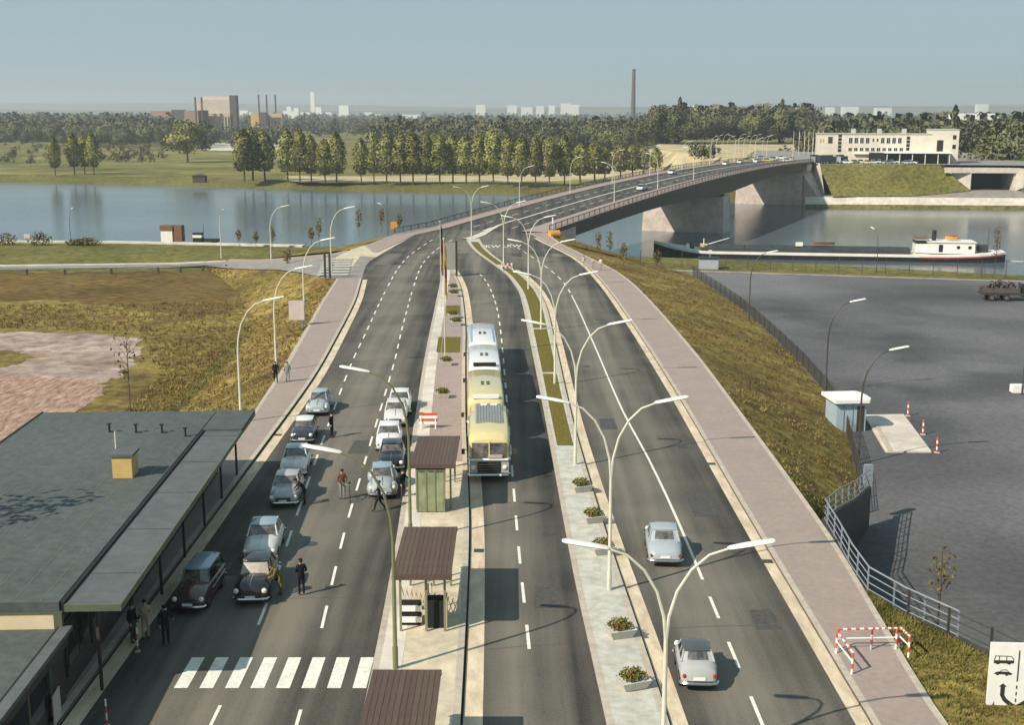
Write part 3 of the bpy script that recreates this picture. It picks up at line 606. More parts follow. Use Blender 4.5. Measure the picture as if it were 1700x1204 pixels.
for k in range(8):
    x = -12.85 + k * 1.0 - (0.03 * k); m.poly([(x, 43.5, .014), (x + .52, 43.5, .014), (x + .52, 46.2, .014), (x, 46.2, .014)])
m.build('zebra_crossing', 'road_paint', kind='structure')
def road_text(word, loc, size, rz, sx):
    cu = bpy.data.curves.new('road_lettering', 'FONT'); cu.body = word; cu.size = size; cu.align_x = 'CENTER'; cu.offset = .05
    o = bpy.data.objects.new('t', cu); COL.objects.link(o); dg = bpy.context.evaluated_depsgraph_get(); me = bpy.data.meshes.new_from_object(o.evaluated_get(dg)); bpy.data.objects.remove(o)
    me.transform(Matrix.Translation(loc) @ Matrix.Rotation(rz, 4, 'Z') @ Matrix.Diagonal((sx, 1, 1, 1))); me.materials.clear(); me.materials.append(MATS['road_paint']); return link('road_lettering', me, kind='structure')
p = at(814, 411, .016); road_text('PKW', (p.x, p.y, .016), 5.4, .0, .27)
p = at(850, 410, .016); road_text('LKW', (p.x, p.y, .016), 5.4, .0, .26)

# tar seams, mended patches and covers in the carriageway
rs_ = random.Random(21)
for ta, tb, ys in ((lk, isl, (52, 68, 83, 97, 118, 139)), (mer, rk, (49, 61, 77, 93, 121)), (isr, mel, (47, 66))):
    for y in ys:
        m = MB(); P_ = []
        for k in range(9): t_ = k / 8; x0, x1 = interp(ta, y) + .9, interp(tb, y) - .9; P_.append((x0 + (x1 - x0) * t_, y + rs_.uniform(-.05, .05) + t_ * .5, .0115))
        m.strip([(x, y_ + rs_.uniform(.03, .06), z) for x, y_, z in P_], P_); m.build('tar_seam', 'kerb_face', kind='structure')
mat('patch_asphalt', (0.052, 0.049, 0.045), c2=(0.075, 0.07, 0.064), var=.15, scale=4, bump=.15, bscale=12, rough=.9)
for x, y, w, h in ((-12.8, 56.5, 1.6, 2.8), (10.6, 66, 1.5, 4.5), (6.7, 84, 1.2, 3.2), (-9.9, 78, 1.3, 3.4), (1.6, 52.5, 1.2, 2.6), (10.9, 50, 1.1, 2.2)):
    m = MB(); m.poly([(x - w / 2, y - h / 2, .0105), (x + w / 2, y - h / 2 + .1, .0105), (x + w / 2 - .05, y + h / 2, .0105), (x - w / 2 + .08, y + h / 2 - .1, .0105)]); m.build('road_patch', 'patch_asphalt', kind='structure')
for x, y in ((-10.2, 59.5), (-14.2, 86), (7.2, 61.5), (11.2, 78), (1.9, 61), (6.4, 104)):
    m = MB(); m.tube([(x, y, 0), (x, y, .016)], .34, 18); m.build('manhole_cover', 'lamp_dark', kind='structure')
for x0, x1, y in ((12.15, 12.7, 57), (12.1, 12.65, 74), (-1.9, -1.4, 58.5), (-16.1, -15.6, 81)):
    m = MB(); m.box(((x0 + x1) / 2, y, .006), (x1 - x0, .5, .02)); m.build('drain_grate', 'lamp_dark', kind='structure')
# ------------------------------------------------------------------ the bridge
BR = thing('road_bridge', 'long low road bridge with dark steel girder and railings crossing the river', 'bridge')
BW, S0, S1 = 20.36, 12, 300
st = [S0 + (S1 - S0) * i / 60 for i in range(61)]
m = MB()
for a, b, dz, mi in ((-3.7, 0, .16, 1), (15.4, BW, .16, 1), (0, 7.5, 0.01, 0), (7.9, 15.4, .01, 0)):
    L = [B(s, a, dz) for s in st]; R = [B(s, b, dz) for s in st]; m.strip(L, R, mi)
m.strip([B(s, 0, .16) for s in st], [B(s, 0, .0) for s in st], 1); m.strip([B(s, 15.4, 0) for s in st], [B(s, 15.4, .16) for s in st], 1)
m.strip([B(s, 7.5, .015) for s in st], [B(s, 7.9, .015) for s in st], 2)
for i in range(0, 44):
    for o_ in (3.75, 11.6):
        s = S0 + 4 + i * 6
        if s + 3 < S1: m.poly([B(s, o_, .016), B(s, o_ + .16, .016), B(s + 3, o_ + .16, .016), B(s + 3, o_, .016)], 2)
for side, o_ in ((0, -3.7), (1, BW)):                                                   # deck edge beam
    s_ = .12 if side else -.12
    P = [B(s, o_ + s_, .2) for s in st]; Q = [B(s, o_ + s_, -.55) for s in st]; T = [B(s, o_, .2) for s in st]
    m.strip(Q, P, 3); m.strip(P, T, 3)
for v in range(0): pass
deck = m.build('deck', ['asphalt', 'sidewalk', 'road_paint', 'girder'], BR)
def gdepth(s):                                                                           # haunched girder, deepest over the pier
    return 3.0 + 2.0 * math.exp(-((s - 150) / 46) ** 2) + .6 * math.exp(-((s - 262) / 25) ** 2)
for o0, o1 in ((-1.6, 3.2), (13.4, 18.9)):
    m = MB(); rings = []
    for s in [26 + 236 * i / 48 for i in range(49)]:
        d = gdepth(s); rings.append([B(s, o0, -.45), B(s, o1, -.45), B(s, o1, -d), B(s, o0, -d)])
    m.loft(rings); m.build('girder', 'girder', BR)
m = MB(); m.strip([B(s, -3.6, -.5) for s in st], [B(s, 20.2, -.5) for s in st]); m.build('deck_soffit', 'girder', BR)
def wall_block(m, s0, s1, o0, o1, z0, z1, flare=0.0):
    b = [B(s, o) for s, o in ((s0 - flare, o0 - flare), (s0 - flare, o1 + flare), (s1 + flare, o1 + flare), (s1 + flare, o0 - flare))]; t = [B(s, o) for s, o in ((s0, o0), (s0, o1), (s1, o1), (s1, o0))]
    m.add([(p.x, p.y, z0) for p in b] + [(p.x, p.y, z1) for p in t], [(3, 2, 1, 0), (4, 5, 6, 7), (0, 1, 5, 4), (1, 2, 6, 5), (2, 3, 7, 6), (3, 0, 4, 7)])
zt = zb(150) - gdepth(150) - .7
m = MB(); wall_block(m, 146.5, 154, -4.0, 18.9, WZ - 2, zt, .5); pier = m.build('pier', 'pier_concrete', BR)
m = MB()
for o_ in (.8, 14.6, 17.6): m.add([], []); c = B(150, o_); m.box((c.x, c.y, zt + .45), (1.1, 1.1, 1.0), -A0)
m.build('bearing', 'girder', pier)
m = MB(); wall_block(m, 262, 292, -5.0, 19.2, WZ - 2, zb(262) - 3.4, .3); wall_block(m, 264, 292, -3.5, 20.2, zb(262) - 3.4, zb(270) - .6); m.build('abutment', 'pier_concrete', BR)
m = MB(); a, b = B(262, 19.6), Vector((112, 441, 0)); m.add([(a.x, a.y, WZ - 1), (b.x, b.y, WZ - 1), (113, 458.5, PLZ + .3), (a.x + 6, a.y + 18, PLZ + .3), (a.x, a.y, -1.4)], [(0, 1, 2, 3, 4)]); m.build('wing_wall', 'pier_concrete', BR)
m = MB(); wall_block(m, 25, 27, -3.7, 20.3, WZ, .4); wall_block(m, 8, 25.2, 19.6, 20.3, WZ, .1); wall_block(m, 10, 25.2, -3.7, -3.0, WZ, .1); m.build('abutment', 'pier_concrete', BR)
# railings: a handrail, a bottom rail, posts one by one, balusters between
for o_, s0, s1 in ((-3.55, -1.0, 296), (20.1, 14, 296)):
    ss = [s0 + (s1 - s0) * i / 70 for i in range(71)]
    m = MB(); m.tube([B(s, o_, 1.16) for s in ss], .085, 4); m.tube([B(s, o_, .3) for s in ss], .035, 4); hr = m.build('railing', 'rail_paint', BR)
    pm = MB().box((0, 0, .58), (.13, .13, 1.0)).mesh('post', 'rail_paint')
    s = s0
    while s < s1:
        p = B(s, o_, .14); link('post', pm, hr, p, -A0); s += 3.0 if s < 200 else 6.0
    m = MB(); s = s0
    while s < s1:
        p, q = B(s, o_, .3), B(s, o_, 1.14); m.beam(p, q, .035, .05); s += .42
    m.build('baluster', 'rail_paint', hr, kind='stuff')
# white end post and orange lamp drum at the right head of the bridge
# ------------------------------------------------------------------ customs building on the left
CB = thing('customs_building', 'low customs building with dark felt roof and grey canopy beside the stopped cars', 'building', (-14.35, 42.6, .14), math.radians(2.2))
m = MB(); m.box((-7.35, 14.6, 3.62), (10.3, 29.4, .36)); m.build('roof', 'roof_felt', CB)
m = MB(); m.box((-7.3, -.03, 3.36), (10.3, .12, .16)); m.box((-7.3, 29.33, 3.36), (10.3, .12, .16)); m.box((-12.47, 14.6, 3.62), (.06, 29.5, .5)); m.build('roof_edge', 'green_trim', CB)
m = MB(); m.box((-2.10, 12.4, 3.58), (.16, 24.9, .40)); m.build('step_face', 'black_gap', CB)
m = MB(); m.box((-1.0, 14.68, 3.62), (2.0, 29.56, .16)); m.build('canopy', 'canopy_felt', CB); m = MB(); m.box((-1.04, 27.15, 3.72), (2.2, 4.55, .17)); m.build('canopy_head', 'roof_felt', CB)
m = MB(); m.box((.03, 14.68, 3.57), (.06, 29.7, .26)); m.box((-1.0, -.13, 3.57), (2.0, .06, .26)); m.build('canopy_fascia', 'green_trim', CB)
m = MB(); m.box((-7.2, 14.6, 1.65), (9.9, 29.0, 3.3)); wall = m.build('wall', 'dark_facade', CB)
m = MB(); m.box((-7.35, -.02, 3.02), (9.9, .14, .56)); m.build('fascia', 'cream', CB)
m = MB(); m.box((-2.25, -.1, 2.98), (.3, .2, .9)); m.build('post', 'green_trim', CB)
for k in range(9):                                                   # window bays towards the road
    y = 1.6 + k * 3.1
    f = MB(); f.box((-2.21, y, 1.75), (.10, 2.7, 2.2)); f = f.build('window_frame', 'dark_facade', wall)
    for j in (-.65, .65): g = MB(); g.box((-2.15, y + j, 1.9), (.03, 1.18, 1.7)); g.build('pane', 'glass', CB if False else wall)
cp = MB(); cp.box((0, 0, 1.77), (.11, .11, 3.5)); cpm = cp.mesh('canopy_post', 'dark_facade')
for k in range(7): link('canopy_post', cpm, CB, (-1.05, .5 + k * 4.7, 0))
# lower front wing
m = MB(); m.box((-7.2, -10.2, 2.62), (10.2, 20.2, .26)); lw = m.build('lower_roof', 'roof_felt', CB)
m = MB(); m.box((-1.98, -10.2, 2.80), (.42, 20.2, .16)); m.build('coping', 'canopy_felt', lw)
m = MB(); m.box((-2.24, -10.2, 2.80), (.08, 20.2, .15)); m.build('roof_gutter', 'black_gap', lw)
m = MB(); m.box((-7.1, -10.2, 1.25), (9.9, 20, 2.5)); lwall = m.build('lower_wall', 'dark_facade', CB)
m = MB(); m.box((-2.0, -10.2, 2.45), (.12, 20.0, .5)); m.build('fascia_board', 'dark_facade', lwall)
for k in range(6):
    m = MB(); m.box((-2.1, -1.9 - k * 2.2, 1.3), (.1, .10, 2.1)); m.build('mullion', 'green_trim', lwall)
    m = MB(); m.box((-2.12, -3.0 - k * 2.2, 1.5), (.05, 2.0, 1.5)); m.build('pane', 'glass', lwall)
for k in range(10):
    m = MB(); m.box((-11.9 + k * 1.0, 14.6, 3.803), (.05, 29.3, .006)); m.build('felt_seam', 'roof_gutter' if False else 'green_trim', CB)
for k in range(5):
    m = MB(); m.box((-1.05, 3 + k * 5.2, 3.703), (2.0, .05, .006)); m.build('felt_seam', 'dark_facade', CB)
# roof fittings
m = MB(); m.box((0, 0, .55), (.95, 1.15, 1.1)); vb = thing('roof_vent_box', 'yellow ventilator box with a thin mast standing on the dark roof', 'roof vent', tuple(at(209, 789, 3.93)), math.radians(2))
m.build('casing', 'yellow_box', vb); m = MB(); m.box((0, 0, 1.16), (1.12, 1.32, .12)); m.build('lid', 'canopy_felt', vb); m = MB(); m.tube([(-.55, .5, 0), (-.55, .5, 2.1)], .03, 5); m.build('mast', 'lamp_white', vb)
vm = MB(); vm.tube([(0, 0, 0), (0, 0, .42), (.0, 0, .46)], .06, 6); vm.box((.0, 0, .48), (.2, .2, .05)); vm.box((.12, 0, .03), (.34, .16, .05)); vmm = vm.mesh('roof_pipe', 'black_gap')
for i, (px, py) in enumerate(((182, 718), (226, 719), (269, 719), (308, 725))):
    tag(link('roof_pipe', vmm, None, at(px, py, 3.93)), ['short black vent pipe on the dark roof, farthest left of four', 'short black vent pipe on the dark roof, second from the left', 'short black vent pipe on the dark roof, third from the left', 'smallest vent pipe, beside the roof step and the canopy'][i], 'vent pipe', 'vent pipes on the customs roof')
bm_ = MB(); bm_.box((0, 0, .55), (.04, .9, 1.1)); bm_.build('notice_board', 'board_pink', None, loc=tuple(at(96, 1196, .14)), rz=.1, label='pale notice panel leaning at the dark front of the lower wing', cat='panel')
def striped_post(name, loc, h, r, n, label, group=None, cat='marker post'):
    t = thing(name, label, cat, loc, 0, group)
    for i in range(n):
        m = MB(); m.tube([(0, 0, h * i / n), (0, 0, h * (i + 1) / n)], r, 7); m.build('band', 'white_paint' if i % 2 else 'red_paint', t)
    m = MB(); m.box((0, 0, .03), (r * 5, r * 5, .06)); m.build('foot', 'concrete', t); return t
striped_post('marker_post', tuple(at(229, 1083, .0)), 1.05, .035, 4, 'thin red and white post beside the man in khaki', 'striped posts by the customs building')
striped_post('marker_post', tuple(at(178, 1207, .0)), 1.05, .035, 4, 'thin red and white post at the front of the lower wing', 'striped posts by the customs building')

# ------------------------------------------------------------------ toll island shelters
def kiosk(y0, y1, x0, x1, label, booth):
    cx = (x0 + x1) / 2; t = thing('shelter', label, 'shelter', (cx, y0, .15), math.atan2(x0 - x0 + .0, 1), 'brown roofed shelters on the island')
    w, d = x1 - x0, y1 - y0; n = 12
    pm = MB().box((0, d / 2, 2.62), (w / n - .012, d, .09)).mesh('plank', 'planks')
    rf = MB(); rf.box((0, d / 2, 2.53), (w - .06, d - .06, .07)); rf = rf.build('roof', 'planks', t)
    for i in range(n): link('plank', pm, rf, (-w / 2 + w / n * (i + .5), 0, (i % 3) * .004))
    m = MB(); m.box((0, -.02, 2.55), (w, .05, .2)); m.box((0, d + .02, 2.55), (w, .05, .2)); m.build('fascia', 'planks', rf)
    for x in (-w / 2 + .3, w * .06, w / 2 - .3):
        for y in (.45, d - .5):
            m = MB(); m.box((x, y, 1.25), (.1, .1, 2.5)); m.build('post', 'post_green', t)
    return t
K1 = kiosk(48.0, 54.0, -4.95, -2.5, 'brown plank roofed shelter over the white counter and folding gates', 1)
K2 = kiosk(64.2, 70.2, -5.5, -3.05, 'brown plank roofed shelter with green glass booth beneath', 2)
K3 = kiosk(31.6, 39.2, -4.75, -2.4, 'nearest brown plank shelter roof by the zebra crossing', 3)
g = thing('glass_booth', 'green glass booth of tall panels under the shelter roof', 'booth', (-4.4, 64.1, .15), 0); g.scale = (.84, .84, 1)
for i, x in enumerate((-.58, 0, .58)):
    m = MB(); m.box((x, 0, 1.15), (.5, .04, 2.2)); m.build('panel', 'glass_green', g)
    m = MB(); m.box((x, 1.5, 1.15), (.5, .04, 2.2)); m.build('panel', 'glass_green', g)
for x in (-.88, .88): m = MB(); m.box((x, .75, 1.15), (.04, 1.5, 2.2)); m.build('panel', 'glass_green', g)
for x in (-.88, -.29, .29, .88): m = MB(); m.box((x, -.02, 1.2), (.07, .08, 2.4)); m.build('frame_post', 'post_green', g)
m = MB(); m.box((0, .75, 2.33), (1.85, 1.6, .08)); m.build('top', 'green_trim', g)
c = thing('counter', 'white slatted counter on the island under the shelter roof', 'counter', (-4.3, 49.2, .15), 0)
for z in (.28, .78): m = MB(); m.box((0, 0, z), (.95, .5, .24)); m.build('board', 'white_paint', c)
m = MB(); m.box((0, .04, .5), (.88, .42, .98)); m.build('body', 'black_gap', c)
for gi, (gx, gy) in enumerate(((-4.2, 50.6), (-2.95, 49.9))):
    g = thing('folding_gate', ['cream folding lattice gate behind the white counter', 'cream folding lattice gate beside the dark box on the island'][gi], 'gate', (gx, gy, .15), .25, 'folding lattice gates under the shelter')
    for k in range(6):
        m = MB(); m.beam((-.6 + k * .2, 0, .1), (-.35 + k * .2, 0, 1.15 - k * .08), .05, .03); m.build('slat', 'cream', g)
        m = MB(); m.beam((-.35 + k * .2, .04, .1), (-.6 + k * .2, .04, 1.15 - k * .08), .05, .03); m.build('slat', 'cream', g)
    m = MB(); m.box((-.65, 0, .8), (.06, .06, 1.6)); m.box((.72, 0, .6), (.06, .06, 1.2)); m.build('post', 'cream', g)
k = thing('cash_desk', 'dark box-like desk with cream sides under the shelter roof', 'desk', (-3.2, 49.1, .15), 0)
m = MB(); m.box((0, 0, .6), (.75, .7, 1.2)); m.build('body', 'black_gap', k); m = MB(); m.box((-.42, 0, .65), (.08, .75, 1.3)); m.build('side_panel', 'cream', k); m = MB(); m.box((.42, 0, .65), (.08, .75, 1.3)); m.build('side_panel', 'cream', k)
for i, y in enumerate((55.4, 57.2)): pass

# ------------------------------------------------------------------ street lamps
def arm_path(s): return [(0, 0, 5.3), (.08 * s, 0, 6.2), (.32 * s, 0, 7.15), (.75 * s, 0, 7.95), (1.3 * s, 0, 8.5), (1.95 * s, 0, 8.75)]
def lamp_proto(double, paint, name='street_lamp'):
    t = thing(name, 'x', 'street lamp')
    m = MB(); m.tube([(0, 0, 0), (0, 0, .9), (0, 0, .95), (0, 0, 5.4)], [.11, .11, .085, .07], 8); m.build('pole', paint, t, smooth=40)
    for s in ((-1, 1) if double else (1,)):
        m = MB(); m.tube(arm_path(s), [.068, .062, .056, .05, .045, .042], 7); m.build('arm', paint, t, smooth=50)
        m = MB(); a, b = Vector((1.85 * s, 0, 8.74)), Vector((3.35 * s, 0, 9.02)); rings = []
        for k, (w, h) in enumerate(((.05, .04), (.13, .07), (.16, .085), (.15, .08), (.06, .05))):
            c = a.lerp(b, (0, .06, .4, .93, 1)[k]); rings.append([c + Vector((0, w, 0)), c + Vector((0, w * .6, h)), c + Vector((0, -w * .6, h)), c + Vector((0, -w, 0)), c + Vector((0, -w * .6, -h * .6)), c + Vector((0, w * .6, -h * .6))])
        m.loft(rings); m.build('lamp_head', 'lamp_white', t, smooth=40)
    return t
DL = lamp_proto(True, 'lamp_paint'); first = True
pos = [(4.92, 36.9, 'double armed street lamp on the median, nearest of its row'), (4.42, 53.0, 'double armed street lamp on the median beside the planters'), (3.9, 73.4, 'double armed street lamp at the near end of the long grass bed'),
       (3.42, 96.5, 'double armed street lamp standing in the long median grass bed'), (2.9, 121.5, 'double armed street lamp on the median opposite the queue of coaches'), (2.0, 150, 'double armed street lamp where the median starts to bend'),
       (-1.2, 174, 'double armed street lamp on the median beside the red barrier'), (-6.9, 210, 'double armed street lamp at the far tip of the median')]
for i, (x, y, lab) in enumerate(pos):
    if i == 0: DL.location = (x, y, .15); DL['label'] = lab; DL['group'] = 'double lamps along the median'; DL.rotation_euler = (0, 0, .0)
    else: dup(DL, (x, y, .15), [0, 0, 0, 0, 0, .1, .3, .5][i], lab)
DL.scale = (1, 1, .9)
SLm = lamp_proto(False, 'lamp_paint'); SLm.location = (-19.0, 84, 0); SLm['label'] = 'white lamp whose foot is hidden behind the customs roof'; SLm['group'] = 'single lamps along the roads'
for x, y, z, rz, lab in ((-19.8, 101.5, 0, .0, 'white lamp beside the two pedestrians on the left pavement'), (-21.2, 124.5, 0, .0, 'white lamp beside the pale square board on the left pavement'), (-24.4, 166, 0, .1, 'white lamp in front of the dark posts at the junction'),
                         (-40.5, 207, -2.9, .3, 'white lamp on the side road close to the river'), (-52.2, 221, -4.4, -1.1, 'white lamp seen end on at the end of the quay road kerb')):
    dup(SLm, (x, y, z), rz, lab)
SG = lamp_proto(False, 'lamp_green'); SG.location = (-4.55, 44.9, .15); SG.rotation_euler = (0, 0, math.pi); SG['label'] = 'olive lamp leaning over the stopped cars, by the nearest shelter'; SG['group'] = 'olive lamps on the island'
dup(SG, (-5.15, 59.6, .15), math.pi, 'olive lamp leaning over the cars between the two far shelters')
SD = lamp_proto(False, 'lamp_dark'); SD['group'] = 'dark lamps around the lorry park'
for i, (px, py, rz, lab) in enumerate(((1424, 772, .05, 'dark lamp beside the blue hut in the lorry park'), (1370, 655, .05, 'dark lamp at the foot of the grass slope behind the hut'), (1243, 535, .05, 'dark lamp halfway up the foot of the grass slope'),
                                       (1455, 452, 1.8, 'dark lamp on the river edge in front of the barge'), (118, 407, 1.6, 'dark lamp on the left quay between the bushes'), (644, 390, 2.7, 'dark curved lamp beside the orange sign at the bridge'), (1697, 655, 2.6, 'dark lamp in the lorry park at the right edge of the photo'))):
    z = LOT if i not in (5,) else -.1
    p = at(px, py, z)
    if i == 0: SD.location = p; SD.rotation_euler = (0, 0, rz); SD['label'] = lab
    else: dup(SD, p, 0.0 if i == 6 else rz, lab, .8 if i in (3, 4) else (.62 if i == 5 else None))
LB = ['first', 'second', 'third', 'fourth', 'fifth', 'sixth', 'seventh', 'eighth']
for i, s in enumerate((48, 78, 108, 140, 172, 205, 238, 270)):
    dup(SLm, B(s, -.5, .16), -A0 + (0 if i % 2 else 0), '%s lamp along the left pavement of the bridge' % LB[i], .95)['group'] = 'lamps along the bridge'
for i, s in enumerate((62, 94, 126)):
    dup(SLm, B(s, 15.9, .16), math.pi - A0, '%s lamp along the right pavement of the bridge' % LB[i], .95)['group'] = 'lamps along the bridge'
rr = random.Random(3)
for i in range(11):
    p = at(1182 + i * 9 + rr.uniform(-3, 3), 262 - (i % 3) * 3, PLZ); dup(SLm, p, rr.choice((0, math.pi, .5)), 'small distant lamp at the far end of the bridge before the wood')['group'] = 'distant lamps on the far plaza'

# ------------------------------------------------------------------ planters and flower tubs
def leaf_ball(c, r, n, s, seed, flat=.6):
    g = np.random.default_rng(seed); d = g.normal(size=(n, 3)); d /= np.linalg.norm(d, axis=1)[:, None]; d *= (g.random(n) ** .4)[:, None]
    P = np.array(c) + d * np.array(r); a = g.normal(size=(n, 3)); a /= np.linalg.norm(a, axis=1)[:, None]; b = np.cross(a, g.normal(size=(n, 3))); b /= np.linalg.norm(b, axis=1)[:, None]
    a *= s; b *= s * flat
    V = np.stack([P - a, P - b * .8, P + a, P + b * .8], 1).reshape(-1, 3); F = np.arange(n * 4).reshape(-1, 4); return V, F
def planter_proto():
    t = thing('planter', 'x', 'planter'); m = MB()
    b = [(-.42, -.32), (.42, -.32), (.42, .32), (-.42, .32)]; tp = [(-.6, -.48), (.6, -.48), (.6, .48), (-.6, .48)]
    m.loft([[(x, y, 0) for x, y in b], [(x, y, .38) for x, y in tp], [(x * .9, y * .88, .38) for x, y in tp], [(x * .88, y * .86, .32) for x, y in tp]]); m.build('bowl', 'planter', t)
    V, F = leaf_ball((0, 0, .52), (.55, .45, .26), 260, .09, 4); f = quads('foliage', V, F, 'leaf_planter', t)
    V, F = leaf_ball((0, 0, .62), (.48, .38, .18), 26, .05, 5); quads('blossom', V, F, 'flower', f); return t
PP = planter_proto(); PP['group'] = 'planters along the median and the island'
for i, (px, py, lab) in enumerate(((1050, 1141, 'nearest white flower planter on the median'), (1029, 1056, 'white planter second from the near end of the median'), (1000, 918, 'white planter half hidden behind a lamp head'), (985, 866, 'white planter fourth along the median, just behind the lamp head one'), (965, 815, 'white planter on the median next to the grass bed'),
                                   (735, 660, 'white planter on the island behind the striped barrier'), (741, 606, 'planter with red flowers beside the island grass square'), (757, 540, 'low planter with red flowers by the limp flag'), (752, 528, 'low planter behind the red flowered one by the flag'), (753, 492, 'planter on the island beyond the far grass square'), (752, 482, 'farthest planter on the island near the grey board'))):
    p = at(px, py, .16)
    if i == 0: PP.location = p; PP['label'] = lab; PP.rotation_euler = (0, 0, .35)
    else: dup(PP, p, .3 if i < 5 else 0, lab, 1.0 if i < 7 else 1.1)

# ------------------------------------------------------------------ flags, boards, barriers, railing
def flagpole(loc, h, colours, label, group, stripe='v', r=.05):
    t = thing('flagpole', label, 'flagpole', loc, 0, group)
    m = MB(); m.tube([(0, 0, 0), (0, 0, h)], [r, r * .6], 6); m.ell((0, 0, h), (.1, .1, .1), 6, 4); m.build('pole', 'lamp_paint', t)
    n = len(colours); fh = 4.4
    for i, c in enumerate(colours):
        m = MB(); z1 = h - .2 - fh * i / n; z0 = h - .2 - fh * (i + 1) / n - .15; rings = []
        for q in range(4):
            k = q / 3; z = z1 + (z0 - z1) * k
            rings.append([(.06 + .032 * j, .07 * math.sin(j * 2.1 + i + q * .5) * (1 + .2 * q), z - .12 * j) for j in range(7)])
        m.loft(rings, cap=False, close=False); m.build('stripe', c, t, smooth=70)
    return t
ger = ('flag_black', 'flag_red', 'flag_gold')
flagpole((-5.9, 106.5, .15), 10.6, ('flag_gold', 'flag_red', 'flag_gold'), 'tall flagpole on the island with limp red and gold flag', 'flagpoles on the island')
flagpole((-7.9, 136, .15), 9.5, ('flag_black', 'flag_red', 'flag_gold'), 'tall flagpole on the island beyond, dark flag hanging over gold', 'flagpoles on the island')
bd = thing('road_board', 'large blank grey road board on two dark posts at the island tip', 'board', (-8.25, 163.0, .15), .0)
m = MB(); m.box((0, 0, 2.55), (1.5, .1, 3.6)); m.build('panel', 'board_grey', bd)
for x in (-.9, .9): m = MB(); m.box((x, 0, 2.3), (.26, .2, 4.6)); m.build('post', 'flag_black', bd)
bd = thing('blank_board', 'pale pinkish square board seen from behind on the left pavement', 'board', (-21.9, 124, -.3), .0)
m = MB(); m.box((0, 0, 2.0), (1.55, .08, 2.0)); m.build('panel', 'board_pink', bd)
for x in (-.55, .55): m = MB(); m.box((x, .08, 1.3), (.08, .08, 2.6)); m.build('post', 'rail_grey', bd)
dp = MB(); dp.box((0, 0, 1.7), (.28, .28, 3.4))
for i, (px, py) in enumerate(((540, 461), (548, 462))): dp.build('gate_post', 'lamp_dark', None, loc=tuple(at(px, py, 0)), label=['left one of two dark posts at the junction corner', 'right one of two dark posts at the junction corner'][i], cat='post', group='dark posts at the junction')
def red_white_barrier(name, loc, rz, w, h, label, rows=2):
    t = thing(name, label, 'barrier', loc, rz, 'red and white barriers')
    for r in range(rows):
        n = 6
        for k in range(n): m = MB(); m.box((-w / 2 + w * (k + .5) / n, 0, h - .14 - r * .42), (w / n, .06, .26)); m.build('stripe', 'red_paint' if (k + r) % 2 == 0 or rows > 2 else 'white_paint', t)
    for x in (-w / 2 + .12, w / 2 - .12): m = MB(); m.beam((x, -.3, 0), (x, 0, h), .06, .06); m.beam((x, .3, 0), (x, 0, h), .06, .06); m.build('leg', 'white_paint', t)
    return t
b1 = thing('barrier', 'red and white slatted barrier on the island behind the shelter', 'barrier', (-5.75, 82.3, .15), 0, 'red and white barriers')
for k in range(4): m = MB(); m.box((0, 0, .98 - k * .2), (1.25, .05, .17)); m.build('slat', 'red_paint' if k % 2 == 0 else 'white_paint', b1)
for x in (-.5, .5): m = MB(); m.beam((x, -.3, 0), (x, .04, 1.0), .06, .06); m.beam((x, .35, 0), (x, .04, 1.0), .06, .06); m.build('leg', 'white_paint', b1)
red_white_barrier('barrier', tuple(at(841, 449, .15)), .3, 1.7, 1.0, 'small red barrier on the far median beside a lamp', 2)
rb_ = thing('tube_barrier', 'red and white tubular barrier frames around the pavement corner', 'barrier', tuple(at(1440, 1090, .14)), 0, 'red and white barriers')
def frame(p, q):
    p, q = Vector(p), Vector(q); n = 5; path = [p, p + Vector((0, 0, .82)), p.lerp(q, .08) + Vector((0, 0, .95)), p.lerp(q, .92) + Vector((0, 0, .95)), q + Vector((0, 0, .82)), q]
    for a in (p, q):
        for k in range(4): m = MB(); m.tube([a + Vector((0, 0, .22 * k)), a + Vector((0, 0, .22 * (k + 1)))], .045, 6); m.build('band', 'red_paint' if k % 2 else 'white_paint', rb_)
    for k in range(8):
        m = MB(); m.tube([p.lerp(q, k / 8) + Vector((0, 0, .9)), p.lerp(q, (k + 1) / 8) + Vector((0, 0, .9))], .045, 6); m.build('band', 'white_paint' if k % 2 else 'red_paint', rb_)
        m = MB(); m.tube([p.lerp(q, k / 8) + Vector((0, 0, .5)), p.lerp(q, (k + 1) / 8) + Vector((0, 0, .5))], .03, 6); m.build('band', 'white_paint', rb_)
o = Vector(rb_.location); g = lambda px, py: tuple(Vector(at(px, py, .14)) - o)
for a, b in (((1388, 1085), (1414, 1120)), ((1390, 1080), (1446, 1079)), ((1446, 1079), (1487, 1078)), ((1492, 1076), (1508, 1092))): frame(g(*a), g(*b))
# retaining wall and its pale railing
rwp = [Vector((22.6, 75.5, -1.9)), Vector((20.3, 70.6, -1.2)), Vector((18.2, 66.4, -.35)), Vector((16.55, 63.0, .1)), Vector((16.35, 59.5, .1)), Vector((16.1, 56, .1)), Vector((16.05, 53, .1)), Vector((17.0, 50.6, .05)), Vector((18.4, 48, .05)), Vector((20.3, 44.2, .05)), Vector((22, 40, .05)), Vector((24, 34, .05))]
m = MB(); n_ = [Vector((.9, -.42, 0))] * 3 + [Vector((1, -.2, 0))] + [Vector((1, 0, 0))] * 3 + [Vector((.9, .4, 0))] * 5
A = [p + Vector((0, 0, .02)) for p in rwp]; Bq = [p + q * .28 + Vector((0, 0, .02)) for p, q in zip(rwp, n_)]; Cq = [Vector((p.x, p.y, LOT - .2)) for p in Bq]; Dq = [Vector((p.x, p.y, p.z - .25)) for p in rwp]
m.strip(A, Bq); m.strip(Bq, Cq); m.strip(Dq, A); tag(m.build('retaining_wall', 'dark_facade'), 'dark retaining wall dropping from the pavement to the lorry park', 'wall')
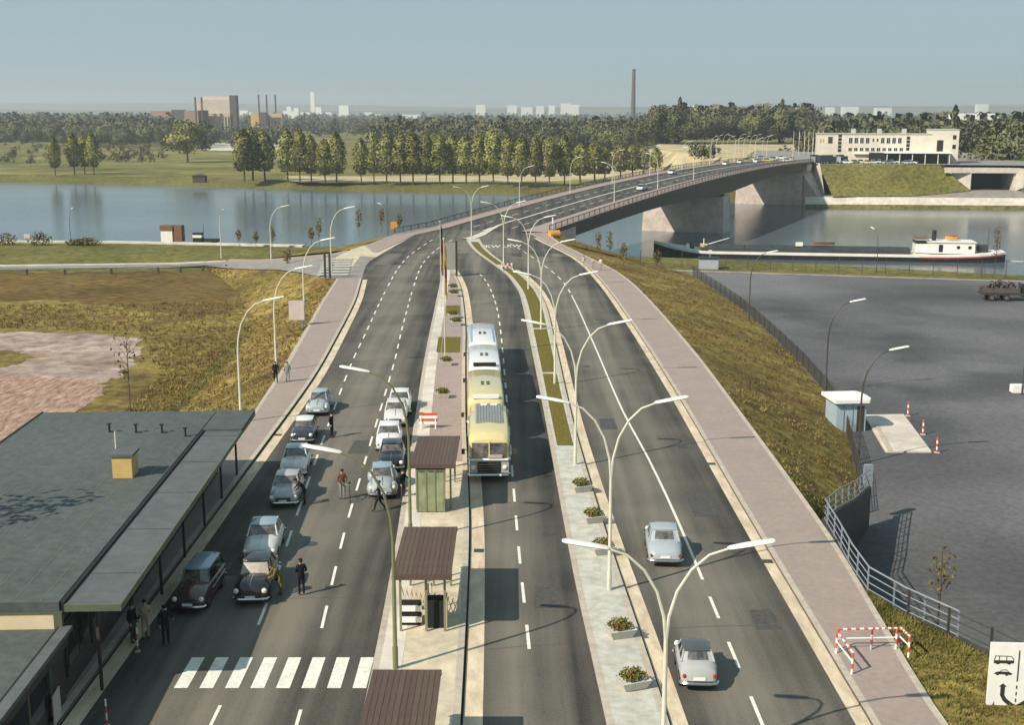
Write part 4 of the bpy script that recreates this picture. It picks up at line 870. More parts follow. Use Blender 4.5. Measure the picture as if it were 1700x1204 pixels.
RL = thing('railing', 'pale blue grey railing along the pavement edge above the lorry park', 'railing')
rp = [p + q * .14 for p, q in zip(rwp, n_)][:9]
for dz, r in ((1.15, .04), (.78, .026), (.42, .026), (.1, .026)): m = MB(); m.tube([p + Vector((0, 0, dz)) for p in rp], r, 6); m.build('rail', 'rail_grey', RL)
rps = resample([tuple(p) for p in rp], 17)
for p in rps: m = MB(); m.box((p[0], p[1], p[2] + .58), (.06, .06, 1.16)); m.build('post', 'rail_grey', RL)
for a, b in zip(rps[:7], rps[1:7]): m = MB(); m.beam((a[0], a[1], a[2] + .12), (b[0], b[1], b[2] + 1.1), .04, .03); m.build('brace', 'rail_grey', RL)
m = MB(); m.box((22.75, 75.9, -1.35), (.55, .3, 1.5)); m.build('end_pillar', 'rail_grey', RL)
F2 = thing('wire_fence', 'dark wire fence on posts along the verge and lorry park at lower right', 'fence')
fp = resample([(17.2, 50.4, 0), (18.5, 48, 0), (20.4, 44.3, 0), (22.1, 40.1, 0), (24.1, 34, 0)], 9)
for p in fp: m = MB(); m.box((p[0], p[1], .6), (.09, .09, 1.2)); m.build('post', 'lamp_dark', F2)
for z in (.35, .75, 1.1): m = MB(); m.tube([(p[0], p[1], z) for p in fp], .025, 4); m.build('wire', 'lamp_dark', F2)
# chain link fences: at the foot of the right slope and along the river
def mesh_fence(name, pts, z, h, step, label, matn='rail_paint', mesh_step=.45, r=.03):
    t = thing(name, label, 'fence'); P = resample([(x, y, z if len(q) == 0 else q[0]) for x, y, *q in pts], 200); L = sum((Vector(b) - Vector(a)).length for a, b in zip(P, P[1:]))
    n = int(L / step) + 1; pp = resample(P, n); pmesh = MB().box((0, 0, h / 2), (.09, .09, h)).mesh('post', matn)
    for p in pp: link('post', pmesh, t, p)
    wm = MB()
    for zz in np.linspace(.06, h - .05, 7): wm.tube([(p[0], p[1], p[2] + zz) for p in resample(P, 40)], .012 * r / .03, 3, cap=False)
    for p in resample(P, int(L / mesh_step)): wm.beam((p[0], p[1], p[2] + .05), (p[0], p[1], p[2] + h - .05), .018, .018)
    wm.build('wire_mesh', matn, t, kind='stuff'); return t
sb_ = [(x, y) for x, y in r_bot][2:13]
mesh_fence('mesh_fence', sb_, LOT, 1.5, 3.2, 'dark mesh fence along the foot of the right grass slope', 'lamp_dark', .2, .06)
rf_ = [(12, 216), (28.8, 208.5), (53, 202), (79, 195.5), (120, 180)]
mesh_fence('river_fence', rf_, LOT, 2.6, 3.6, 'open post fence along the river bank in front of the barge', 'rail_paint', 1.2)
qf = [at(px, py, LOT) for px, py in ((-20, 453), (45, 453), (185, 452), (370, 446), (430, 449))]
t = thing('rail_fence', 'low fence of short dark posts along the left field', 'fence')
for px, py in ((45, 456), (108, 456), (185, 455), (263, 453), (300, 452), (337, 450), (376, 448)): q = at(px, py, LOT); m = MB(); m.box((q.x, q.y, LOT + .45), (.3, .3, .9)); m.build('post', 'lamp_dark', t)
m = MB(); m.tube([(p.x, p.y, LOT + .7) for p in qf[:4]], .05, 4); m.build('rail', 'lamp_dark', t)

# big lane sign at the lower right
sg = thing('lane_sign', 'large white lane sign with bus, car and curved arrow in black', 'road sign', (18.58, 42.2, -1.12), math.radians(-3))
m = MB(); m.box((0, 0, 2.06), (2.1, .07, 3.0)); pn = m.build('panel', 'white_paint', sg)
def sp(polys, name):
    m = MB()
    for poly in polys:
        vs = [(x, -.042, z) for x, z in poly]; m.add(vs, [tuple(range(len(vs)))])
    return m.build(name, 'print_black', pn)
T = 3.5
bus = [[(-.90, T-.62), (-.17, T-.62), (-.17, T-.72), (-.22, T-.74), (-.28, T-.74), (-.31, T-.78), (-.39, T-.78), (-.42, T-.74), (-.68, T-.74), (-.71, T-.78), (-.79, T-.78), (-.82, T-.74), (-.90, T-.74)],
       [(-.86, T-.44), (-.30, T-.44), (-.22, T-.50), (-.17, T-.62), (-.20, T-.62), (-.25, T-.51), (-.31, T-.47), (-.86, T-.47)], [(-.90, T-.62), (-.87, T-.45), (-.84, T-.46), (-.87, T-.62)], [(-.72, T-.62), (-.72, T-.46), (-.69, T-.46), (-.69, T-.62)], [(-.46, T-.62), (-.46, T-.46), (-.43, T-.46), (-.43, T-.62)]]
sp(bus, 'bus_symbol')
car = [[(-.84, T-1.12), (-.78, T-1.08), (-.66, T-1.06), (-.32, T-1.07), (-.20, T-1.14), (-.22, T-1.19), (-.34, T-1.19), (-.37, T-1.23), (-.43, T-1.23), (-.46, T-1.18), (-.66, T-1.17), (-.70, T-1.21), (-.76, T-1.21), (-.79, T-1.17), (-.86, T-1.15)],
       [(-.66, T-1.06), (-.58, T-.99), (-.42, T-.98), (-.32, T-1.07), (-.35, T-1.07), (-.43, T-1.01), (-.57, T-1.015), (-.63, T-1.06)]]
sp(car, 'car_symbol')
arr = [[(-.65, T-1.66), (-.50, T-1.53), (-.35, T-1.66)], [(-.58, T-1.66), (-.42, T-1.66), (-.42, T-2.0), (-.58, T-2.0)], [(-.58, T-2.0), (-.42, T-2.0), (-.34, T-2.13), (-.46, T-2.23)], [(-.46, T-2.23), (-.34, T-2.13), (.0, T-2.40), (.0, T-2.62)], [(-.12, T-2.5), (.12, T-2.5), (.12, T-3.4), (-.12, T-3.4)], [(.0, T-2.40), (.0, T-2.62), (.40, T-2.3), (.32, T-2.18)]]
sp(arr, 'curved_arrow')
sp([[(-.025, T-.22), (.025, T-.22), (.025, T-1.45), (-.025, T-1.45)]], 'lane_line')
for k in range(3): sp([[(-.025, T-1.6 - k*.26), (.025, T-1.6 - k*.26), (.025, T-1.74 - k*.26), (-.025, T-1.74 - k*.26)]], 'lane_dash')
for x in (-.7, .7): m = MB(); m.tube([(x, .12, 0), (x, .12, 3.4)], .05, 8); m.build('post', 'rail_grey', sg)

# ------------------------------------------------------------------ hut and its island in the lorry park
hp = at(1408, 722, LOT); hut = thing('park_hut', 'pale blue hut with white flat roof in the lorry park', 'hut', (28.0, 99.0, LOT), .1)
m = MB(); m.box((0, 1.3, 1.25), (2.5, 2.6, 2.5)); hw = m.build('wall', 'hut_blue', hut)
m = MB(); m.prism([(-1.55, -.4), (1.35, -.4), (1.7, .2), (1.75, 1.3), (1.7, 2.4), (1.35, 3.0), (-1.55, 3.0)], 2.5, 2.78); m.build('roof', 'white_paint', hut)
for x in (-.65, .12): m = MB(); m.box((x, -.02, 1.25), (.06, .05, 2.4)); m.build('batten', 'rail_grey', hw)
m = MB(); m.box((.78, -.02, 1.1), (.6, .06, 2.1)); m.build('door', 'dark_facade', hw); m = MB(); m.box((1.27, 1.3, 1.6), (.05, 1.6, 1.1)); m.build('window', 'glass', hw)
m = MB(); q = [at(*p, LOT) for p in ((1434, 691), (1500, 690), (1546, 752), (1470, 752))]; m.prism([(p.x, p.y) for p in reversed(q)] if False else [(p.x, p.y) for p in (q[3], q[2], q[1], q[0])], LOT - .05, LOT + .13); m.build('hut_island', 'light_concrete', kind='structure')
q2 = [at(*p, LOT) for p in ((1452, 710), (1458, 709), (1482, 752), (1474, 752))]; m = MB(); m.prism([(p.x, p.y) for p in (q2[3], q2[2], q2[1], q2[0])], LOT + .13, LOT + .2); m.build('kerb', 'kerb_stone', kind='structure')
for i, (px, py) in enumerate(((1507, 691), (1532, 722), (1555, 752))): striped_post('marker_post', tuple(at(px, py, LOT)), 1.25, .07, 5, ['red and white post by the hut island, farthest of three', 'red and white post by the hut island, middle of three', 'red and white post by the hut island, nearest of three'][i], 'red and white posts by the hut')
ec = thing('electric_cabinet', 'blue grey cabinet with dark lid on the grass by the river', 'cabinet', tuple(at(1176, 446, LOT)), -.1)
m = MB(); m.box((0, 0, .9), (3.2, 1.6, 1.8)); m.build('body', 'cabinet', ec); m = MB(); m.box((0, 0, 1.87), (3.6, 2.0, .16)); m.build('lid', 'print_black', ec); m = MB(); m.tube([(.2, 0, 1.9), (.2, 0, 3.0)], .06, 5); m.box((.2, 0, 3.0), (.5, .3, .25)); m.build('horn', 'lamp_white', ec)
m = MB(); m.box((0, 0, .35), (1.3, .9, .7)); m.build('concrete_block', 'white_paint', None, loc=tuple(at(1690, 651, LOT)), label='pale concrete block at the foot of the lamp at the photo edge', cat='block')
# bits at the head of the bridge
od = thing('orange_roller', 'round orange drum beside the white post at the right bridge head', 'drum', tuple(at(920, 396, -.3)), .4)
m = MB(); m.tube([(-.9, 0, .75), (.9, 0, .75)], .72, 14); m.build('drum', 'orange_paint', od, smooth=40); m = MB(); m.box((0, 0, .12), (1.4, 1.2, .24)); m.build('cradle', 'lamp_dark', od)
m = MB(); m.box((0, 0, 1.2), (.22, .22, 2.4)); m.build('end_post', 'white_paint', None, loc=tuple(B(15.5, 20.1, 0)), label='slim white end post at the right head of the bridge', cat='post')
osn = thing('orange_sign', 'orange square sign beside the dark curved lamp at the bridge', 'sign', tuple(at(654, 386, -.1)), .1); m = MB(); m.box((0, 0, 1.3), (1.2, .08, 1.3)); m.build('panel', 'orange_paint', osn); m = MB(); m.box((0, .08, .5), (.1, .1, 1.0)); m.build('post', 'lamp_dark', osn)
# ------------------------------------------------------------------ cars (nose towards local -Y)
def wheel(par, x, y, r, w=.17):
    wt = MB(); s = 1 if x > 0 else -1
    wt.tube([(x - w / 2, y, r), (x + w / 2, y, r)], r, 14); o = wt.build('wheel', 'tyre', par, smooth=40)
    h = MB(); h.tube([(x + s * (w / 2 - .02), y, r), (x + s * (w / 2 + .012), y, r)], r * .55, 12); h.build('hubcap', 'chrome', o, smooth=40); return o
def car(name, label, cat, loc, rz, paint, roof=None, L=4.3, Wd=1.62, H=1.5, belt=.97, wb=(.85, 3.15), cab=(1.45, 1.78, 2.85, 3.35), hood=.86, boot=.84, hump=0.0, beetle=False, group=None, van=False, rail=False, plate=True, pale_screen=False, soft=False):
    """stations run from the nose (y = 0) to the tail (y = L); the thing's base sits under the middle"""
    P = 'paint_' + paint; R = 'paint_' + (roof or paint); t = thing(name, label, cat, loc, rz, group); hw = Wd / 2; oy = -L / 2
    def ring(y, w, zt, zb_, crown=.05):
        zm = zb_ + (zt - zb_) * .55
        half = [(0, zt + crown), (w * .55, zt + crown * .75), (w * .86, zt - .02), (w * .97, zt - .12), (w, zm), (w * .97, zb_ + .09), (w * .86, zb_)]
        return [(x, y + oy, z) for x, z in half] + [(-x, y + oy, z) for x, z in reversed(half)][:-1]
    c0, c1, c2, c3 = cab
    tail = boot
    prof = [(0.0, .72, hood * .62, .36), (.05, .84, hood * .80, .28), (.22, .93, hood * .93, .24), (.6, .98, hood, .22), (c0, 1.0, belt - .02, .2), ((c0 + c3) / 2, 1.0, belt, .2), (c3, .99, belt - .02, .2)]
    rem = L - c3
    prof += [(c3 + rem * .45, .97, tail + (belt - tail) * .3, .22), (c3 + rem * .78, .93, tail * .93, .25), (L - .07, .86, tail * .78, .3), (L, .74, tail * .6, .36)]
    m = MB(); m.loft([ring(y, k * hw * (.985 if not beetle else .8), z, zb_, .085 + hump * math.exp(-((y - .5) / .6) ** 2)) for y, k, z, zb_ in prof]); body = m.build('body', P, t, smooth=38)
    if beetle:
        for y, r in ((wb[0], .52), (wb[1], .56)):
            for s in (-1, 1): m = MB(); m.ell((s * hw * .80, y + oy, .46), (.25, r, .40), 12, 8); m.build('fender', P, t, smooth=60)
    # greenhouse
    wbt, wtp = hw * .86 * (.88 if beetle else 1), hw * .70 * (.9 if beetle else 1); rows = []
    def bow(y, w, z, b, n=6): return [(-w + 2 * w * k / n, y + oy + b * (1 - (2 * k / n - 1) ** 2), z) for k in range(n + 1)]
    zb_, zr = belt - .03, H - .05
    fb, ft = bow(c0, wbt, zb_, -.13), bow(c1, wtp, zr, -.09); rt_, rb = bow(c2, wtp, zr, .08), bow(c3, wbt, zb_, .12)
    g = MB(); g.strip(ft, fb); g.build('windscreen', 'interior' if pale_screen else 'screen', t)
    q = MB(); q.strip(rb, rt_); q.build('rear_panel', P, t); lp = lambda a, b, k: tuple(Vector(a).lerp(Vector(b), k)); nn = Vector((0, .012, .012))
    ra = [tuple(Vector(lp(rb[j], rt_[j], .22)) * 1 + nn) for j in range(1, 6)]; rc = [tuple(Vector(lp(rb[j], rt_[j], .86)) * 1 + nn) for j in range(1, 6)]
    g = MB(); g.strip(ra, rc); g.build('rear_window', 'screen', t)
    for q_ in (fb, ft, rb): e_ = MB(); e_.tube([tuple(Vector(v) + Vector((0, -.01 if q_ is not rb else .01, .006))) for v in q_], .02, 4); e_.build('window_trim', 'chrome', t)
    for s in (0, -1):
        g = MB(); a, b, c_, d = Vector(fb[s]), Vector(ft[s]), Vector(rt_[s]), Vector(rb[s]); g.poly([a, b, c_, d] if s == 0 else [d, c_, b, a]); g.build('side_window', 'glass', t)
    m = MB(); n = 6; rows = []
    for k in range(8):
        f = k / 7; y = c1 - .06 + (c2 - c1 + .12) * f; e = math.sin(math.pi * min(max(f, .0), 1.0)) ** .5
        bb = -.09 * (1 - f) + .08 * f; w = (wtp + .035) * (.97 + .03 * e)
        rows.append([(-w + 2 * w * j / n, y + oy + bb * (1 - (2 * j / n - 1) ** 2), zr + (.012 + .075 * e) * (1 - abs(2 * j / n - 1) ** 2.6)) for j in range(n + 1)])
    for a, b in zip(rows, rows[1:]): m.strip(a, b)
    lo = [[(x, y, z - .045) for x, y, z in (rows[0] if q == 0 else rows[-1])] for q in (0, 1)]
    m.strip(rows[-1], lo[1]); m.strip(lo[0], rows[0])
    m.strip([r[0] for r in rows], [(r[0][0], r[0][1], r[0][2] - .045) for r in rows]); m.strip([(r[-1][0], r[-1][1], r[-1][2] - .045) for r in rows], [r[-1] for r in rows])
    m.build('roof', R if not soft else 'paint_greyroof', t, smooth=50)
    cy = (c1 + c2) / 2 + oy
    for s in (0, -1):
        sg_ = -1 if s == 0 else 1
        for a, b in ((fb[s], ft[s]), (rb[s], rt_[s])): q = MB(); q.tube([a, b], .04, 5); q.build('pillar', P, t)
        mid0, mid1 = (sg_ * (wbt + .005), cy, zb_), (sg_ * (wtp + .005), cy, zr); q = MB(); q.tube([mid0, mid1], .035, 4); q.build('pillar', P, t)
        q = MB(); q.beam((sg_ * (hw * (.99 if not beetle else .8)), c0 + .1 + oy, belt - .30), (sg_ * hw * (.99 if not beetle else .8), c3 - .1 + oy, belt - .30), .03, .03); q.build('side_trim', 'chrome', t)
        q = MB(); q.box((sg_ * hw * (.985 if not beetle else .82), cy - .35, belt - .16), (.04, .14, .03)); q.build('door_handle', 'chrome', t)
    for y in wb:
        for s in (-1, 1): wheel(t, s * (hw - .10), y + oy, .31 if not van else .32)
    for q, y, z in (('bumper', -.06, .36), ('bumper', L + .05, .38)):
        b = MB(); e = -1 if y < 1 else 1
        b.tube([(-hw * .98, y + oy - e * .22, z), (-hw * .9, y + oy - e * .05, z), (-hw * .5, y + oy + e * .02, z), (hw * .5, y + oy + e * .02, z), (hw * .9, y + oy - e * .05, z), (hw * .98, y + oy - e * .22, z)], .065, 6); b.build(q, 'chrome', t, smooth=50)
    for s in (-1, 1):
        h = MB(); h.ell((s * hw * (.78 if not beetle else .80), .06 + oy + (.25 if beetle else 0), hood * .74), (.125, .10, .125), 10, 6); h.build('headlight', 'headlight', t, smooth=60)
        h = MB(); h.ell((s * hw * .78, L - .03 + oy, tail * .72), (.07, .05, .09), 8, 5); h.build('tail_light', 'tail_red', t, smooth=60)
    if not beetle:
        gr = MB(); gr.box((0, .01 + oy, hood * .62), (hw * .98, .08, .2)); gr = gr.build('grille', 'black_gap', t)
        for k in range(3): b = MB(); b.box((0, -.04 + oy, hood * .62 - .08 + k * .08), (hw * 1.0, .03, .03)); b.build('bar', 'chrome', gr)
    b = MB(); b.tube([(0, .12 + oy, hood * .93 + .075), (0, .5 + oy, hood + .085 + hump), (0, c0 - .2 + oy, belt + .07)], .018, 4); b.build('bonnet_strip', 'chrome', t)
    if plate: b = MB(); b.box((0, L + .02 + oy, .55), (.46, .02, .13)); b.build('number_plate', 'white_paint', t); b = MB(); b.box((0, -.10 + oy, .47), (.44, .02, .11)); b.build('number_plate', 'white_paint', t)
    return t
def spot(px, py, z=0.0): p = at(px, py, z); return Vector((p.x, p.y, .012 + z))
def front_at(px, py, L, rz):                      # place a car by the foot of its front bumper
    p = spot(px, py); return (p.x - math.sin(rz) * L / 2, p.y + math.cos(rz) * L / 2, p.z)
QL, QR = 'cars queuing in the kerb lane', 'cars queuing beside the island'
c = .03
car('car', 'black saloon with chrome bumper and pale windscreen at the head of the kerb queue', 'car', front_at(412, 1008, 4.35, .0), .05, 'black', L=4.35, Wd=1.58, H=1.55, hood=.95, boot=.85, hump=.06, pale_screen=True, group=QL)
car('car', 'pale silver car with sky blue roof directly behind the black saloon', 'car', front_at(426, 940, 4.5, .02), .07, 'palegrey', 'skyroof', L=4.2, Wd=1.72, H=1.5, group=QL)
car('car', 'silver car with pale bonnet where the officer bends at the window', 'car', front_at(466, 847, 4.3, 0), .06, 'silver', L=4.0, Wd=1.66, H=1.46, group=QL)
car('car', 'silver grey car with blue roof behind the silver one', 'car', front_at(482, 797, 4.3, 0), .06, 'palegrey', 'skyroof', L=4.0, Wd=1.66, H=1.48, group=QL)
car('car', 'small black car with white roof and yellowish headlights', 'car', front_at(499, 740, 3.6, 0), .05, 'darkblue', 'white', L=3.6, Wd=1.5, H=1.42, wb=(.7, 2.8), cab=(1.05, 1.4, 2.6, 3.0), hood=.92, group=QL)
car('car', 'blue grey rounded car last in the kerb queue', 'car', front_at(524, 692, 4.1, 0), .04, 'bluegrey', L=4.1, Wd=1.58, H=1.5, beetle=True, wb=(.75, 3.15), cab=(1.25, 1.65, 2.75, 3.4), hood=.82, group=QL)
car('car', 'grey blue beetle shaped car at the head of the island queue', 'car', front_at(629, 831, 4.07, 0), .10, 'bluegrey', 'skyroof', L=4.07, Wd=1.6, H=1.5, beetle=True, wb=(.8, 3.2), cab=(1.35, 1.7, 2.7, 3.5), hood=.84, boot=.78, group=QR)
car('car', 'black car squeezed between the beetle shaped car and a white one', 'car', front_at(646, 786, 4.0, 0), .06, 'black', L=4.0, Wd=1.58, H=1.45, group=QR)
car('car', 'white car with pale bonnet in front of the narrow grey one', 'car', front_at(641, 755, 4.4, 0), .06, 'white', L=4.1, Wd=1.7, H=1.5, group=QR)
car('car', 'pale grey car between two white cars in the island queue', 'car', front_at(653, 711, 4.3, 0), .06, 'palegrey', L=4.3, Wd=1.66, H=1.5, group=QR)
car('car', 'white car last in the island queue', 'car', front_at(660, 692, 4.3, 0), .06, 'white', L=4.3, Wd=1.68, H=1.5, group=QR)
car('estate_car', 'dark maroon estate car with blue grey roof parked under the canopy edge', 'car', front_at(314, 1021, 4.0, 0), -.02, 'maroon', 'skyroof', L=4.0, Wd=1.5, H=1.55, hood=.9, boot=.98, cab=(1.35, 1.65, 3.6, 3.88), wb=(.8, 3.1), hump=.08)
p = spot(1112, 944); car('car', 'large blue grey saloon driving away past the planters', 'car', (p.x - .1, p.y + 2.0, p.z), math.pi - .06, 'bluegrey', L=4.0, Wd=1.72, H=1.5, wb=(.8, 3.0), cab=(1.25, 1.6, 2.45, 2.9), boot=.86, group='cars driving away on the outbound road')
p = spot(1166, 1149); car('car', 'small silver car with dark soft top and red tail lamps driving away', 'car', (p.x - .08, p.y + 1.42, p.z), math.pi - .04, 'silver', L=3.05, Wd=1.46, H=1.34, soft=True, cab=(.9, 1.18, 2.05, 2.38), boot=.90, wb=(.55, 2.4), group='cars driving away on the outbound road')

# ------------------------------------------------------------------ coaches
def coach(name, label, loc, rz, paint, L=9.3, Wd=2.45, H=2.95, mask=None, roof_panel=False, vents=True, side_roof=None, board=None):
    P = 'paint_' + paint; t = thing(name, label, 'coach', loc, rz, 'coaches queuing in the lorry lane'); hw = Wd / 2; oy = 0
    def ring(y, w, zt, r=.22, z0=.42): return [(-w, y, z0), (-w, y, zt - .5), (-w * .985, y, zt - r), (-w * .90, y, zt - r * .35), (-w * .66, y, zt), (0, y, zt + .05), (w * .66, y, zt), (w * .90, y, zt - r * .35), (w * .985, y, zt - r), (w, y, zt - .5), (w, y, z0)]
    m = MB(); m.loft([ring(.0, hw * .86, H - .58), ring(.08, hw * .94, H - .34), ring(.45, hw * .99, H - .11), ring(.9, hw, H), ring(L - .7, hw, H), ring(L - .12, hw * .97, H - .2), ring(L, hw * .92, H - .4)]); m.build('body', P, t, smooth=38)
    m = MB(); m.loft([[(-hw * .93, -.05, .45), (hw * .93, -.05, .45), (hw * .93, -.05, 1.42), (-hw * .93, -.05, 1.42)], [(-hw * .99, .3, .45), (hw * .99, .3, .45), (hw * .99, .3, 1.42), (-hw * .99, .3, 1.42)]]); fm = m.build('front_mask', mask or P, t)
    m = MB(); m.box((0, -.07, .90), (1.36, .06, .74)); gr = m.build('grille', 'black_gap', fm)
    for k in range(4): b = MB(); b.box((0, -.11, .66 + .16 * k), (1.30, .03, .03)); b.build('bar', 'chrome', gr)
    for s in (-1, 1):
        b = MB(); b.box((s * hw * .76, -.065, .93), (.44, .05, .62)); b.build('lamp_panel', 'paint_silver', fm)
        b = MB(); b.ell((s * hw * .76, -.10, .95), (.15, .08, .15), 10, 6); b.build('headlight', 'headlight', t, smooth=60)
        b = MB(); b.ell((s * hw * .55, -.2, .5), (.08, .06, .08), 8, 5); b.build('fog_lamp', 'headlight', t, smooth=60)
        b = MB(); b.box((s * .52, -.012, 1.95), (.98, .09, .94)); b.build('windscreen', 'screen', t)
        b = MB(); b.tube([(s * (hw + .02), .1, 2.0), (s * (hw + .3), -.15, 2.05)], .025, 4); b.box((s * (hw + .3), -.15, 1.95), (.2, .05, .32)); b.build('mirror', 'lamp_dark', t)
        for k in range(int((L - 1.6) / 1.35)): b = MB(); b.box((s * (hw - .005), 1.35 + k * 1.35, 2.0), (.05, 1.15, .72)); b.build('window', 'glass', t)
        for y in (1.75, L - 2.3): wheel(t, s * (hw - .14), y, .47, .26)
        b = MB(); b.beam((s * (hw + .012), .5, 1.42), (s * (hw + .012), L - .3, 1.42), .03, .07); b.build('side_trim', 'chrome', t)
        if side_roof: b = MB(); b.strip([(s * hw * .70, 1.0 + (L - 2) * k / 5, H + .012) for k in range(6)][::s], [(s * hw * .93, 1.0 + (L - 2) * k / 5, H - .1) for k in range(6)][::s]); b.build('roof_window', side_roof, t)
    b = MB(); b.tube([(-hw * .98, .1, .5), (-hw * .9, -.14, .5), (hw * .9, -.14, .5), (hw * .98, .1, .5)], .09, 6); b.build('bumper', 'chrome', t, smooth=50)
    b = MB(); b.tube([(-hw * .95, L - .05, .55), (-hw * .85, L + .08, .55), (hw * .85, L + .08, .55), (hw * .95, L - .05, .55)], .08, 6); b.build('bumper', 'chrome', t, smooth=50)
    b = MB(); b.tube([(-hw * .99, .2, 1.42), (-hw * .9, -.08, 1.42), (hw * .9, -.08, 1.42), (hw * .99, .2, 1.42)], .075, 6); b.build('chrome_band', 'white_paint', t, smooth=50)
    b = MB(); b.box((0, -.03, 1.98), (.08, .1, 1.04)); b.build('screen_pillar', P, t)
    b = MB(); b.box((.35, -.12, 1.62), (.85, .1, .18)); b.build('dashboard', 'interior', t)
    if roof_panel:
        b = MB(); b.box((0, L * .62, H + .07), (1.62, 4.7, .05)); rp_ = b.build('roof_panel', 'board_grey', t)
        for k in range(9): b = MB(); b.box((-.70 + k * .175, L * .62, H + .11), (.05, 4.6, .04)); b.build('slat', 'rail_grey', rp_)
        for x in (-.3, .35): b = MB(); b.box((x, L * .62 + 2.0, H + .13), (.42, .3, .06)); b.build('hatch', 'white_paint', rp_)
    if board: b = MB(); b.box((0, .5, H + .03), (1.7, .32, .22)); b.build('front_board', board, t)
    if vents:
        for x in (-.19, .19):
            for y in (0, .62): b = MB(); b.box((x, L * .42 + y, H + .07), (.22, .17, .08)); b.build('roof_vent', 'lamp_dark', t)
    return t
coach('coach', 'yellow coach with grey front mask and slatted roof panel, head of the queue', (-1.34, 70.05, .012), .025, 'cream_coach', L=8.3, H=2.9, mask='paint_coach_mask', roof_panel=True, vents=False)
coach('coach', 'plain yellow coach second in the queue with four roof vents', (-1.72, 79.0, .012), .03, 'cream_coach', L=9.9, H=3.0, board='white_paint')
coach('coach', 'white coach with four roof vents behind the two yellow ones', (-2.02, 89.6, .012), .035, 'white_coach', L=9.2, H=3.0, board='black_gap')
coach('coach', 'white coach with blue roof edges, last in the queue', (-2.36, 99.6, .012), .04, 'white_coach', L=10.6, H=2.8, side_roof='paint_coach_blue')

# ------------------------------------------------------------------ people
SKEL = dict(pelvis=(0, 0, .95), belly=(0, 0, 1.12), chest=(0, .0, 1.34), neck=(0, .01, 1.49), chin=(0, -.015, 1.57), crown=(0, -.01, 1.69),
            lsh=(.17, .01, 1.42), lel=(.235, .04, 1.15), lwr=(.235, -.05, .92), rsh=(-.17, .01, 1.42), rel=(-.235, .04, 1.15), rwr=(-.235, -.05, .92),
            lhip=(.09, 0, .90), lkn=(.10, -.02, .49), lan=(.10, .02, .09), lto=(.115, -.13, .045), rhip=(-.09, 0, .90), rkn=(-.10, -.02, .49), ran=(-.10, .02, .09), rto=(-.115, -.13, .045))
RAD = dict(pelvis=(.155, .115), belly=(.14, .105), chest=(.165, .115), neck=(.062, .062), chin=(.082, .09), crown=(.07, .08), sh=(.078, .075), el=(.052, .052), wr=(.036, .036), hip=(.092, .095), kn=(.062, .064), an=(.046, .048), to=(.042, .034))
EDG = [('pelvis', 'belly'), ('belly', 'chest'), ('chest', 'neck'), ('neck', 'chin'), ('chin', 'crown'), ('chest', 'lsh'), ('lsh', 'lel'), ('lel', 'lwr'), ('chest', 'rsh'), ('rsh', 'rel'), ('rel', 'rwr'), ('pelvis', 'lhip'), ('lhip', 'lkn'), ('lkn', 'lan'), ('lan', 'lto'), ('pelvis', 'rhip'), ('rhip', 'rkn'), ('rkn', 'ran'), ('ran', 'rto')]
def hand_mesh():
    m = MB(); m.box((0, -.005, -.05), (.03, .075, .09))
    for k, (y, l) in enumerate(((-.034, .066), (-.012, .075), (.011, .07), (.032, .055))): m.tube([(0, y, -.09), (.006, y, -.09 - l * .55), (.002 + .02, y, -.09 - l)], [.0095, .009, .007], 5)
    m.tube([(0, -.035, -.03), (.012, -.06, -.06), (.018, -.065, -.09)], [.012, .010, .008], 5); return m.mesh('hand', 'skin')
HAND = hand_mesh()
def face_mesh():
    m = MB(); m.add([(-.016, -.098, 1.595), (.016, -.098, 1.595), (0, -.125, 1.598), (0, -.1, 1.64)], [(0, 1, 2), (1, 3, 2), (3, 0, 2)], 0)
    for s in (-1, 1): m.ell((s * .032, -.092, 1.638), (.012, .008, .008), 6, 4, 1); m.ell((s * .082, .0, 1.62), (.014, .025, .034), 6, 4, 0)
    m.box((0, -.094, 1.572), (.045, .012, .010), 0, 2); return m.mesh('face', ['skin', 'hair', 'cloth_rose'])
FACE = face_mesh()
